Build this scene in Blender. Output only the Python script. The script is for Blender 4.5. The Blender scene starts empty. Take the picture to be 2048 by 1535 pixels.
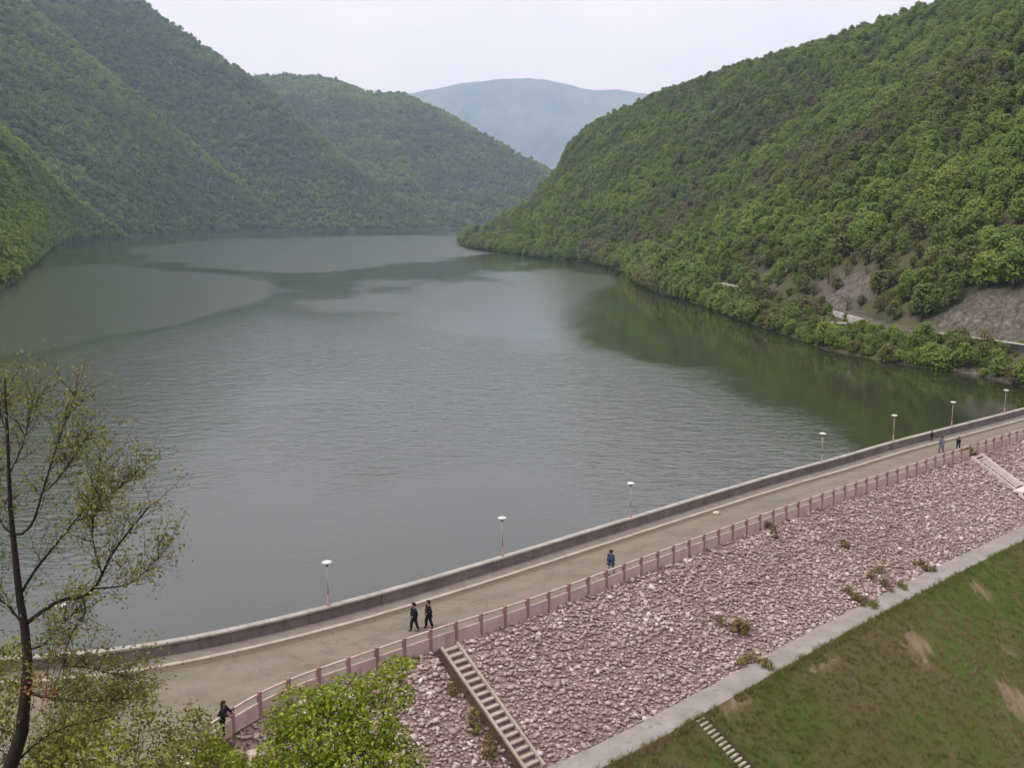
import bpy, bmesh, math, random
import numpy as np
from mathutils import Vector, Matrix, Euler

SC = bpy.context.scene
COL = SC.collection
R = math.radians
rnd = random.Random(11)
nrg = np.random.default_rng(11)

# ------------------------------------------------------------------ camera, sky, sun, exposure
CAM_Z = 25.0
PITCH = math.atan((767.5 - 428.0) / 1970.0)
cd = bpy.data.cameras.new('camera')
cd.sensor_width = 36.0
cd.lens = 36.0 * 1970.0 / 2048.0
cd.clip_start = 0.3
cd.clip_end = 30000.0
cam = bpy.data.objects.new('camera', cd)
COL.objects.link(cam)
cam.location = (0, 0, CAM_Z)
cam.rotation_euler = (math.pi / 2 - PITCH, 0, 0)
SC.camera = cam

SUN_EL, SUN_AZ = 50.0, 240.0          # soft overcast sun, high, from the left and a little behind the camera
w = bpy.data.worlds.new('World')
SC.world = w
w.use_nodes = True
nt = w.node_tree
nt.nodes.clear()
wo = nt.nodes.new('ShaderNodeOutputWorld')
bg = nt.nodes.new('ShaderNodeBackground')
bg.inputs['Strength'].default_value = 0.15
sk = nt.nodes.new('ShaderNodeTexSky')
sk.sky_type = 'NISHITA'
sk.sun_disc = False
sk.sun_elevation = R(SUN_EL)
sk.sun_rotation = R(SUN_AZ)
sk.air_density = 1.0
sk.dust_density = 2.5
tc = nt.nodes.new('ShaderNodeTexCoord')
mp = nt.nodes.new('ShaderNodeMapping')
mp.inputs['Scale'].default_value = (1.6, 1.6, 5.0)
nz = nt.nodes.new('ShaderNodeTexNoise')
nz.inputs['Scale'].default_value = 1.7
nz.inputs['Detail'].default_value = 5.0
nz.inputs['Roughness'].default_value = 0.55
cr = nt.nodes.new('ShaderNodeValToRGB')
cr.color_ramp.elements[0].position = 0.36
cr.color_ramp.elements[0].color = (2.80, 2.70, 3.22, 1)
cr.color_ramp.elements[1].position = 0.66
cr.color_ramp.elements[1].color = (3.30, 3.20, 3.66, 1)
mx = nt.nodes.new('ShaderNodeMix')
mx.data_type = 'RGBA'
mx.inputs[0].default_value = 0.95
nt.links.new(tc.outputs['Generated'], mp.inputs['Vector'])
nt.links.new(mp.outputs['Vector'], nz.inputs['Vector'])
nt.links.new(nz.outputs['Fac'], cr.inputs['Fac'])
nt.links.new(sk.outputs['Color'], mx.inputs[6])
nt.links.new(cr.outputs['Color'], mx.inputs[7])
# an overcast sky grows brighter towards the zenith
sx = nt.nodes.new('ShaderNodeSeparateXYZ')
nt.links.new(tc.outputs['Generated'], sx.inputs[0])
mr = nt.nodes.new('ShaderNodeMapRange')
mr.inputs['From Min'].default_value = 0.0
mr.inputs['From Max'].default_value = 1.0
mr.inputs['To Min'].default_value = 1.0
mr.inputs['To Max'].default_value = 3.7
nt.links.new(sx.outputs['Z'], mr.inputs['Value'])
vm = nt.nodes.new('ShaderNodeVectorMath')
vm.operation = 'SCALE'
nt.links.new(mx.outputs[2], vm.inputs[0])
nt.links.new(mr.outputs['Result'], vm.inputs['Scale'])
nt.links.new(vm.outputs[0], bg.inputs['Color'])
nt.links.new(bg.outputs['Background'], wo.inputs['Surface'])

sd = bpy.data.lights.new('sun', 'SUN')
sd.energy = 1.5
sd.angle = R(14)
sd.color = (1.0, 0.96, 0.90)
sun = bpy.data.objects.new('sun', sd)
COL.objects.link(sun)
_az, _el = R(SUN_AZ), R(SUN_EL)
_dir = Vector((math.sin(_az) * math.cos(_el), math.cos(_az) * math.cos(_el), math.sin(_el)))
sun.rotation_euler = (-_dir).to_track_quat('-Z', 'Y').to_euler()
sun.location = (0, -20, 80)

SC.view_settings.view_transform = 'Standard'
SC.view_settings.look = 'None'
SC.view_settings.exposure = 0.34
SC.view_settings.gamma = 1.0
SC.view_settings.use_curve_mapping = False
SC.render.engine = 'CYCLES'
SC.cycles.use_denoising = True
SC.cycles.max_bounces = 7
SC.cycles.diffuse_bounces = 3
SC.cycles.glossy_bounces = 3
SC.cycles.transmission_bounces = 3
SC.cycles.volume_bounces = 3
SC.cycles.caustics_reflective = False
SC.cycles.caustics_refractive = False

# ------------------------------------------------------------------ layout helpers (surveying the place)
F_, CX_, CY_ = 1970.0, 1024.0, 767.5
_c, _s = math.cos(PITCH), math.sin(PITCH)


def ray(px, py):
    x = (px - CX_) / F_
    y = -(py - CY_) / F_
    return np.array([x, _c + y * _s, -_s + y * _c])


def at(px, py, dep):                       # a point of the place seen along that direction, dep metres ahead
    return np.array([0, 0, CAM_Z]) + ray(px, py) * dep


def gnd(px, py, z=0.0):                    # where that direction meets the level z
    r = ray(px, py)
    return np.array([0, 0, CAM_Z]) + r * ((z - CAM_Z) / r[2])


def proj(P):
    d = np.asarray(P, float) - np.array([0, 0, CAM_Z])
    f = d[..., 1] * _c - d[..., 2] * _s
    u = d[..., 1] * _s + d[..., 2] * _c
    f = np.where(np.abs(f) < 1e-6, 1e-6, f)
    return CX_ + F_ * d[..., 0] / f, CY_ - F_ * u / f, f


_lat = np.random.default_rng(5).random((256, 256))


def vnoise(x, y):
    x = np.asarray(x, float)
    y = np.asarray(y, float)
    xi = np.floor(x).astype(int)
    yi = np.floor(y).astype(int)
    fx = x - xi
    fy = y - yi
    fx = fx * fx * (3 - 2 * fx)
    fy = fy * fy * (3 - 2 * fy)
    a = _lat[xi % 256, yi % 256]
    b = _lat[(xi + 1) % 256, yi % 256]
    c = _lat[xi % 256, (yi + 1) % 256]
    d = _lat[(xi + 1) % 256, (yi + 1) % 256]
    return (a * (1 - fx) + b * fx) * (1 - fy) + (c * (1 - fx) + d * fx) * fy


def fbm(x, y, o=4):
    v, a, t = 0, 1.0, 0
    for k in range(o):
        v = v + a * vnoise(np.asarray(x) * 2 ** k + 17 * k, np.asarray(y) * 2 ** k + 31 * k)
        t += a
        a *= 0.5
    return v / t


def catmull(pts, n=400):
    P = np.array(pts, float)
    P = np.vstack([2 * P[0] - P[1], P, 2 * P[-1] - P[-2]])
    out = []
    for i in range(1, len(P) - 2):
        for t in np.linspace(0, 1, 24, endpoint=False):
            p0, p1, p2, p3 = P[i - 1], P[i], P[i + 1], P[i + 2]
            out.append(0.5 * ((2 * p1) + (-p0 + p2) * t + (2 * p0 - 5 * p1 + 4 * p2 - p3) * t * t + (-p0 + 3 * p1 - 3 * p2 + p3) * t ** 3))
    out.append(P[-2])
    out = np.array(out)
    return resample(out, n)


def arclen(P):
    return np.concatenate([[0], np.cumsum(np.linalg.norm(np.diff(P, axis=0), axis=1))])


def resample(P, n):
    s = arclen(P)
    t = np.linspace(0, s[-1], n)
    return np.stack([np.interp(t, s, P[:, k]) for k in range(P.shape[1])], 1)


def smooth(P, k=9, it=2):
    P = P.copy()
    for _ in range(it):
        Q = P.copy()
        for i in range(len(P)):
            h = min(k, i, len(P) - 1 - i)
            Q[i] = P[i - h:i + h + 1].mean(0)
        P = Q
    return P


def tangents(P):
    T = np.gradient(P, axis=0)
    return T / np.linalg.norm(T, axis=1)[:, None]


def offset(P, d):                          # d > 0 is downstream (right of the walking direction)
    T = tangents(P)
    return P + np.stack([T[:, 1], -T[:, 0]], 1) * d


# ------------------------------------------------------------------ mesh helpers
def tag(o, label=None, cat=None, group=None, kind=None):
    if label:
        o['label'] = label
    if cat:
        o['category'] = cat
    if group:
        o['group'] = group
    if kind:
        o['kind'] = kind
    return o


def link(name, me, mat=None, parent=None):
    o = bpy.data.objects.new(name, me)
    COL.objects.link(o)
    if mat is not None and me is not None and len(me.materials) == 0:
        for m in (mat if isinstance(mat, (list, tuple)) else [mat]):
            me.materials.append(m)
    if parent is not None:
        o.parent = parent
    return o


def empty(name, loc=(0, 0, 0), rz=0.0):
    o = bpy.data.objects.new(name, None)
    o.empty_display_size = 0.3
    COL.objects.link(o)
    o.location = loc
    o.rotation_euler = (0, 0, rz)
    return o


def np_mesh(name, V, Fc, attrs=None, smooth_=False, mat_idx=None):
    V = np.ascontiguousarray(V, dtype=np.float32)
    Fc = np.ascontiguousarray(Fc, dtype=np.int32)
    me = bpy.data.meshes.new(name)
    n, k = Fc.shape
    me.vertices.add(len(V))
    me.vertices.foreach_set('co', V.ravel())
    me.loops.add(n * k)
    me.loops.foreach_set('vertex_index', Fc.ravel())
    me.polygons.add(n)
    me.polygons.foreach_set('loop_start', np.arange(0, n * k, k, dtype=np.int32))
    me.polygons.foreach_set('loop_total', np.full(n, k, dtype=np.int32))
    if smooth_:
        me.polygons.foreach_set('use_smooth', np.ones(n, dtype=bool))
    if mat_idx is not None:
        me.polygons.foreach_set('material_index', np.asarray(mat_idx, dtype=np.int32))
    me.update(calc_edges=True)
    for an, arr in (attrs or {}).items():
        a = me.attributes.new(an, 'FLOAT', 'POINT')
        a.data.foreach_set('value', np.asarray(arr, dtype=np.float32).ravel())
    me.validate()
    return me


def grid_faces(nr, nc):
    i = np.arange(nr - 1)[:, None] * nc + np.arange(nc - 1)[None, :]
    i = i.ravel()
    return np.stack([i, i + 1, i + nc + 1, i + nc], 1)


def grid_mesh(name, G, attrs=None, smooth_=True, flip=False):
    nr, nc, _ = G.shape
    Fc = grid_faces(nr, nc)
    if flip:
        Fc = Fc[:, ::-1]
    return np_mesh(name, G.reshape(-1, 3), Fc, attrs, smooth_)


def sweep(curve, prof, closed=True, caps=True, name='strip', smooth_=False):
    """profile of (downstream offset, z) swept along a plan curve"""
    rows = []
    for (d, z) in prof:
        O = offset(curve, d)
        rows.append(np.column_stack([O, np.full(len(O), z)]))
    G = np.array(rows)                       # (np, n, 3)
    npf, n, _ = G.shape
    V = G.reshape(-1, 3)
    faces = []
    rng = range(npf if closed else npf - 1)
    for a in rng:
        b = (a + 1) % npf
        for i in range(n - 1):
            faces.append((a * n + i, a * n + i + 1, b * n + i + 1, b * n + i))
    me = bpy.data.meshes.new(name)
    if closed and caps:
        faces.append(tuple(a * n for a in range(npf)))
        faces.append(tuple(a * n + n - 1 for a in reversed(range(npf))))
    me.from_pydata([tuple(v) for v in V], [], faces)
    me.update()
    bm = bmesh.new()
    bm.from_mesh(me)
    bmesh.ops.recalc_face_normals(bm, faces=bm.faces)
    bm.to_mesh(me)
    bm.free()
    if smooth_:
        for p in me.polygons:
            p.use_smooth = True
    return me


class MB:
    def __init__(self):
        self.bm = bmesh.new()

    def box(self, sx, sy, sz, M=None, bevel=0.0):
        r = bmesh.ops.create_cube(self.bm, size=1.0)
        vs = r['verts']
        bmesh.ops.scale(self.bm, vec=(sx, sy, sz), verts=vs)
        if bevel:
            es = list({e for v in vs for e in v.link_edges})
            rr = bmesh.ops.bevel(self.bm, geom=es, offset=bevel, segments=1, affect='EDGES')
            vs = list({v for f in rr['faces'] for v in f.verts} | {v for v in vs if v.is_valid})
        if M is not None:
            bmesh.ops.transform(self.bm, matrix=M, verts=[v for v in vs if v.is_valid])
        return self

    def tube(self, pts, radii, seg=8, cap=True):
        pts = [Vector(p) for p in pts]
        rings = []
        ref = Vector((0.31, 0.17, 0.93))
        for i, p in enumerate(pts):
            t = (pts[min(i + 1, len(pts) - 1)] - pts[max(i - 1, 0)])
            if t.length < 1e-9:
                t = Vector((0, 0, 1))
            t.normalize()
            u = t.cross(ref)
            if u.length < 0.05:
                u = t.cross(Vector((1, 0, 0)))
            u.normalize()
            v = t.cross(u)
            rings.append([self.bm.verts.new(p + (u * math.cos(2 * math.pi * k / seg) + v * math.sin(2 * math.pi * k / seg)) * radii[i]) for k in range(seg)])
        for a, b in zip(rings[:-1], rings[1:]):
            for k in range(seg):
                self.bm.faces.new((a[k], a[(k + 1) % seg], b[(k + 1) % seg], b[k]))
        if cap:
            self.bm.faces.new(tuple(reversed(rings[0])))
            self.bm.faces.new(tuple(rings[-1]))
        return self

    def lathe(self, prof, seg=16):
        rings = []
        for r, z in prof:
            rings.append([self.bm.verts.new((r * math.cos(2 * math.pi * k / seg), r * math.sin(2 * math.pi * k / seg), z)) for k in range(seg)])
        for a, b in zip(rings[:-1], rings[1:]):
            for k in range(seg):
                self.bm.faces.new((a[k], a[(k + 1) % seg], b[(k + 1) % seg], b[k]))
        self.bm.faces.new(tuple(reversed(rings[0])))
        self.bm.faces.new(tuple(rings[-1]))
        return self

    def mesh(self, name, smooth_=False):
        me = bpy.data.meshes.new(name)
        bmesh.ops.recalc_face_normals(self.bm, faces=self.bm.faces)
        self.bm.to_mesh(me)
        self.bm.free()
        if smooth_:
            for p in me.polygons:
                p.use_smooth = True
        return me


# ------------------------------------------------------------------ materials
def lin(r, g, b):
    f = lambda c: (c / 255 / 12.92) if c / 255 <= 0.04045 else ((c / 255 + 0.055) / 1.055) ** 2.4
    return (0.66 * f(r), 0.66 * f(g), 0.66 * f(b), 1)


class NT:
    def __init__(self, name):
        self.m = bpy.data.materials.new(name)
        self.m.use_nodes = True
        self.t = self.m.node_tree
        self.t.nodes.clear()
        self.out = self.n('ShaderNodeOutputMaterial')

    def n(self, typ, **kw):
        x = self.t.nodes.new(typ)
        for k, v in kw.items():
            setattr(x, k, v)
        return x

    def l(self, a, b):
        self.t.links.new(a, b)

    def pos(self, scale=(1, 1, 1), rot=(0, 0, 0)):
        g = self.n('ShaderNodeNewGeometry')
        m = self.n('ShaderNodeMapping')
        m.inputs['Scale'].default_value = scale
        m.inputs['Rotation'].default_value = rot
        self.l(g.outputs['Position'], m.inputs['Vector'])
        return m.outputs['Vector']

    def noise(self, vec, scale, detail=4, rough=0.55, dist=0.0):
        x = self.n('ShaderNodeTexNoise')
        x.inputs['Scale'].default_value = scale
        x.inputs['Detail'].default_value = detail
        x.inputs['Roughness'].default_value = rough
        x.inputs['Distortion'].default_value = dist
        self.l(vec, x.inputs['Vector'])
        return x.outputs['Fac']

    def ramp(self, fac, stops, interp='LINEAR'):
        x = self.n('ShaderNodeValToRGB')
        x.color_ramp.interpolation = interp
        el = x.color_ramp.elements
        while len(el) < len(stops):
            el.new(0.5)
        for e, (p, c) in zip(el, stops):
            e.position = p
            e.color = c if len(c) == 4 else (*c, 1)
        self.l(fac, x.inputs['Fac'])
        return x.outputs['Color']

    def mix(self, fac, a, b, mode='MIX'):
        x = self.n('ShaderNodeMix', data_type='RGBA', blend_type=mode)
        for s, v in ((0, fac), (6, a), (7, b)):
            if hasattr(v, 'links'):
                self.l(v, x.inputs[s])
            else:
                x.inputs[s].default_value = v
        return x.outputs[2]

    def math(self, op, a, b=0.0, c=None, clamp=False):
        x = self.n('ShaderNodeMath', operation=op, use_clamp=clamp)
        for s, v in ((0, a), (1, b), (2, c)):
            if v is None:
                continue
            if hasattr(v, 'links'):
                self.l(v, x.inputs[s])
            else:
                x.inputs[s].default_value = v
        return x.outputs[0]

    def attr(self, name, typ='GEOMETRY'):
        x = self.n('ShaderNodeAttribute', attribute_name=name, attribute_type=typ)
        return x.outputs['Fac']

    def bump(self, h, strength=0.5, dist=0.05):
        x = self.n('ShaderNodeBump')
        if hasattr(strength, 'links'):
            self.l(strength, x.inputs['Strength'])
        else:
            x.inputs['Strength'].default_value = strength
        x.inputs['Distance'].default_value = dist
        self.l(h, x.inputs['Height'])
        return x.outputs['Normal']

    def principled(self, color, rough=0.85, normal=None, spec=0.25, **kw):
        b = self.n('ShaderNodeBsdfPrincipled')
        if hasattr(color, 'links'):
            self.l(color, b.inputs['Base Color'])
        else:
            b.inputs['Base Color'].default_value = color
        if hasattr(rough, 'links'):
            self.l(rough, b.inputs['Roughness'])
        else:
            b.inputs['Roughness'].default_value = rough
        b.inputs['Specular IOR Level'].default_value = spec
        for k, v in kw.items():
            b.inputs[k].default_value = v
        if normal is not None:
            self.l(normal, b.inputs['Normal'])
        return b.outputs[0]

    def done(self, sh):
        self.l(sh, self.out.inputs['Surface'])
        return self.m


def plain(name, c1, c2, scale=3.0, rough=0.85, bump=0.3, bdist=0.02, spec=0.25, detail=5):
    t = NT(name)
    p = t.pos()
    f = t.noise(p, scale, detail, 0.6)
    g = t.noise(p, scale * 7.3, 3, 0.6)
    h = t.math('ADD', t.math('MULTIPLY', f, 0.65), t.math('MULTIPLY', g, 0.35))
    col = t.ramp(h, [(0.34, c1), (0.66, c2)])
    return t.done(t.principled(col, rough, t.bump(g, bump, bdist) if bump else None, spec))


def mat_foliage(name, stops, trans=0.25, posvar=0.10, attr='INSTANCER', hue_scale=0.02):
    t = NT(name)
    tint = t.attr('tint', attr)
    p = t.pos()
    n1 = t.noise(p, hue_scale, 3, 0.6)
    v = t.math('ADD', tint, t.math('MULTIPLY', t.math('SUBTRACT', n1, 0.5), posvar * 2))
    leafv = t.attr('leaf')
    v = t.math('ADD', v, t.math('MULTIPLY', t.math('SUBTRACT', leafv, 0.5), 0.22), clamp=True)
    col = t.ramp(v, stops)
    pr = t.principled(col, 0.7, None, 0.12)
    tr = t.n('ShaderNodeBsdfTranslucent')
    t.l(col, tr.inputs['Color'])
    ms = t.n('ShaderNodeMixShader')
    ms.inputs[0].default_value = trans
    t.l(pr, ms.inputs[1])
    t.l(tr.outputs[0], ms.inputs[2])
    return t.done(ms.outputs[0])


FOREST_STOPS = [(0.0, (0.180, 0.160, 0.085)), (0.18, (0.172, 0.170, 0.068)), (0.36, (0.150, 0.180, 0.054)),
                (0.58, (0.166, 0.232, 0.052)), (0.8, (0.212, 0.285, 0.054)), (1.0, (0.265, 0.318, 0.060))]
M_FOREST = mat_foliage('forest_leaves', FOREST_STOPS, 0.38, 0.10)
M_TRUNK = plain('bark', lin(52, 44, 38), lin(88, 76, 66), 2.0, 0.9, 0.4, 0.03)
M_BARK_DARK = plain('dark_bark', lin(30, 25, 22), lin(66, 56, 48), 9.0, 0.9, 0.6, 0.02)
M_TWIG = plain('twig_bark', lin(58, 47, 40), lin(92, 78, 66), 6.0, 0.9, 0.0)
M_LEAF_TREE = mat_foliage('sparse_spring_leaves', [(0.0, (0.30, 0.10, 0.03)), (0.12, (0.16, 0.12, 0.035)), (0.4, (0.17, 0.17, 0.04)),
                                                   (0.7, (0.21, 0.23, 0.05)), (1.0, (0.30, 0.32, 0.08))], 0.3, 0.0, 'GEOMETRY')
M_LEAF_BUSH = mat_foliage('fresh_bush_leaves', [(0.0, (0.08, 0.10, 0.012)), (0.35, (0.15, 0.19, 0.014)), (0.7, (0.24, 0.30, 0.018)),
                                                (1.0, (0.36, 0.42, 0.05))], 0.35, 0.0, 'GEOMETRY')
M_LEAF_SHRUB = mat_foliage('olive_shrub_leaves', [(0.0, (0.09, 0.07, 0.03)), (0.4, (0.13, 0.13, 0.03)), (0.75, (0.20, 0.21, 0.03)),
                                                  (1.0, (0.28, 0.31, 0.04))], 0.3, 0.0, 'GEOMETRY')
M_WEED = mat_foliage('dry_weeds', [(0.0, (0.12, 0.085, 0.045)), (0.5, (0.20, 0.165, 0.06)), (1.0, (0.30, 0.28, 0.09))], 0.2, 0.0, 'GEOMETRY')


def mat_road():
    t = NT('road_surface')
    p = t.pos()
    # stretched along the dam axis: wheel-worn streaks
    ps = t.pos((0.12, 1.0, 1.0), (0, 0, -R(39)))
    a = t.noise(ps, 0.9, 4, 0.6)
    b = t.noise(p, 0.25, 4, 0.6)
    g = t.noise(p, 26, 3, 0.7)
    base = t.ramp(a, [(0.3, lin(126, 119, 98)), (0.5, lin(142, 134, 112)), (0.7, lin(154, 145, 124))])
    base = t.mix(t.ramp(b, [(0.42, (0, 0, 0)), (0.62, (1, 1, 1))]), base, lin(148, 137, 118))
    v = t.attr('across')
    tr = t.math('ADD', t.math('SINE', t.math('MULTIPLY', v, 18.8)), t.math('MULTIPLY', t.math('SUBTRACT', b, 0.5), 5.0))
    base = t.mix(t.math('MULTIPLY', t.ramp(tr, [(0.2, (0, 0, 0)), (1.0, (1, 1, 1))]), 0.32), base, lin(124, 118, 98))
    ed = t.math('ADD', t.math('MULTIPLY', t.math('ABSOLUTE', t.math('SUBTRACT', v, 0.5)), 2.0), t.math('MULTIPLY', t.math('SUBTRACT', t.noise(p, 1.1, 5, 0.7), 0.5), 0.5))
    base = t.mix(t.math('MULTIPLY', t.ramp(ed, [(0.74, (0, 0, 0)), (0.96, (1, 1, 1))]), 0.75), base, lin(118, 110, 82))
    blot = t.noise(p, 0.8, 6, 0.72)
    base = t.mix(t.math('MULTIPLY', t.ramp(blot, [(0.53, (0, 0, 0)), (0.60, (1, 1, 1))]), 0.5), base, lin(118, 110, 94))
    crack = t.n('ShaderNodeTexVoronoi', feature='DISTANCE_TO_EDGE')
    crack.inputs['Scale'].default_value = 0.34
    wob = t.n('ShaderNodeVectorMath', operation='ADD')
    wn_ = t.n('ShaderNodeTexNoise')
    wn_.inputs['Scale'].default_value = 0.9
    wn_.inputs['Detail'].default_value = 5
    t.l(p, wn_.inputs['Vector'])
    t.l(p, wob.inputs[0])
    t.l(wn_.outputs['Color'], wob.inputs[1])
    t.l(wob.outputs[0], crack.inputs['Vector'])
    cf = t.math('LESS_THAN', crack.outputs['Distance'], 0.006)
    base = t.mix(t.math('MULTIPLY', cf, 0.4), base, lin(96, 88, 74))
    base = t.mix(t.math('MULTIPLY', g, 0.35), base, lin(110, 102, 88))
    return t.done(t.principled(base, 0.92, t.bump(g, 0.35, 0.015), 0.2))


def mat_concrete(name, c1, c2, stain, sc=0.8):
    t = NT(name)
    p = t.pos()
    a = t.noise(p, sc, 5, 0.62)
    g = t.noise(p, 18, 4, 0.7)
    col = t.ramp(a, [(0.32, c1), (0.68, c2)])
    s = t.noise(t.pos((1.5, 1.5, 0.25)), 1.3, 4, 0.65)
    col = t.mix(t.ramp(s, [(0.55, (0, 0, 0)), (0.75, (0.75, 0.75, 0.75))]), col, stain)
    col = t.mix(t.math('MULTIPLY', g, 0.3), col, stain)
    return t.done(t.principled(col, 0.9, t.bump(g, 0.4, 0.012), 0.2))


def mat_stone():
    t = NT('riprap_stone')
    tint = t.attr('tint')
    col = t.ramp(tint, [(0.0, lin(140, 120, 110)), (0.3, lin(188, 166, 154)), (0.62, lin(213, 192, 179)), (0.85, lin(230, 213, 201)), (1.0, lin(250, 241, 231))])
    p = t.pos()
    b = t.noise(p, 0.35, 4, 0.6)
    col = t.mix(t.math('MULTIPLY', t.ramp(b, [(0.45, (0, 0, 0)), (0.7, (1, 1, 1))]), 0.45), col, lin(186, 164, 152))
    b3 = t.noise(p, 0.9, 5, 0.7)
    col = t.mix(t.math('MULTIPLY', t.ramp(b3, [(0.52, (0, 0, 0)), (0.70, (1, 1, 1))]), 0.5), col, lin(132, 108, 92))
    g = t.noise(p, 14, 4, 0.7)
    col = t.mix(t.math('MULTIPLY', g, 0.35), col, lin(150, 118, 110))
    return t.done(t.principled(col, 0.92, t.bump(g, 0.5, 0.03), 0.15))


def mat_grass():
    t = NT('grass_slope')
    p = t.pos()
    ps = t.pos((1.0, 0.22, 0.5), (0, 0, -R(52)))
    a = t.noise(p, 0.11, 5, 0.62)
    b = t.noise(ps, 0.7, 5, 0.65)
    g = t.noise(p, 9, 4, 0.75)
    col = t.ramp(a, [(0.36, (0.128, 0.092, 0.048)), (0.47, (0.108, 0.094, 0.030)), (0.57, (0.084, 0.098, 0.020)), (0.68, (0.066, 0.112, 0.016))])
    col = t.mix(t.ramp(b, [(0.5, (0, 0, 0)), (0.72, (0.75, 0.75, 0.75))]), col, (0.135, 0.115, 0.050, 1))
    bare = t.attr('bare')
    b2 = t.noise(t.pos((2.2, 0.4, 0.5), (0, 0, -R(52))), 0.9, 5, 0.7)
    bn = t.math('ADD', t.math('MULTIPLY', bare, 0.8), t.math('MULTIPLY', t.math('SUBTRACT', b2, 0.5), 2.0))
    col = t.mix(t.ramp(bn, [(0.30, (0, 0, 0)), (0.72, (0.9, 0.9, 0.9))]), col, lin(176, 150, 124))
    col = t.mix(t.math('MULTIPLY', g, 0.55), col, (0.040, 0.040, 0.012, 1))
    return t.done(t.principled(col, 0.95, t.bump(g, 0.9, 0.12), 0.1))


def mat_hill(name, c1, c2, rock1, rock2):
    t = NT(name)
    p = t.pos()
    a = t.noise(p, 0.06, 5, 0.65)
    g = t.noise(p, 0.9, 5, 0.7)
    col = t.ramp(a, [(0.35, c1), (0.65, c2)])
    sc = t.attr('scar')
    rk = t.ramp(t.noise(t.pos((1, 1, 0.45), (0.3, 0.2, 0.5)), 0.55, 7, 0.78), [(0.36, rock1), (0.5, lin(104, 97, 88)), (0.66, rock2)])
    vc = t.n('ShaderNodeTexVoronoi', feature='DISTANCE_TO_EDGE')
    vc.inputs['Scale'].default_value = 0.75
    wv = t.n('ShaderNodeVectorMath', operation='ADD')
    nv = t.n('ShaderNodeTexNoise')
    nv.inputs['Scale'].default_value = 0.6
    nv.inputs['Detail'].default_value = 4
    t.l(p, nv.inputs['Vector'])
    t.l(t.pos((0.7, 0.8, 1.5), (0.5, 0.2, 0.3)), wv.inputs[0])
    t.l(nv.outputs['Color'], wv.inputs[1])
    t.l(wv.outputs[0], vc.inputs['Vector'])
    crk = t.ramp(vc.outputs['Distance'], [(0.0, (1, 1, 1)), (0.09, (0, 0, 0))])
    rk = t.mix(t.math('MULTIPLY', crk, 0.75), rk, lin(46, 42, 38))
    g2 = t.noise(p, 2.6, 5, 0.75)
    rk = t.mix(t.math('MULTIPLY', t.ramp(g2, [(0.42, (0, 0, 0)), (0.62, (1, 1, 1))]), 0.5), rk, rock2)
    col = t.mix(t.math('MULTIPLY', g, 0.45), col, (0.03, 0.036, 0.016, 1))
    sn = t.math('ADD', sc, t.math('MULTIPLY', t.math('SUBTRACT', t.noise(p, 0.5, 5, 0.7), 0.5), 0.5))
    col = t.mix(t.ramp(sn, [(0.25, (0, 0, 0)), (0.5, (1, 1, 1))]), col, rk)
    return t.done(t.principled(col, 0.95, t.bump(g, 0.8, 0.8), 0.1))


def mat_far():
    t = NT('far_wooded_mountain')
    p = t.pos()
    a = t.noise(p, 0.0022, 6, 0.66, 0.4)
    g = t.noise(p, 0.02, 5, 0.75)
    col = t.ramp(a, [(0.38, (0.020, 0.032, 0.018)), (0.62, (0.090, 0.110, 0.046))])  # strong dark and light mottling paints in the shading of the ridges
    col = t.mix(t.math('MULTIPLY', g, 0.5), col, (0.03, 0.045, 0.02, 1))
    return t.done(t.principled(col, 0.95, t.bump(g, 1.0, 14.0), 0.05))


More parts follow.
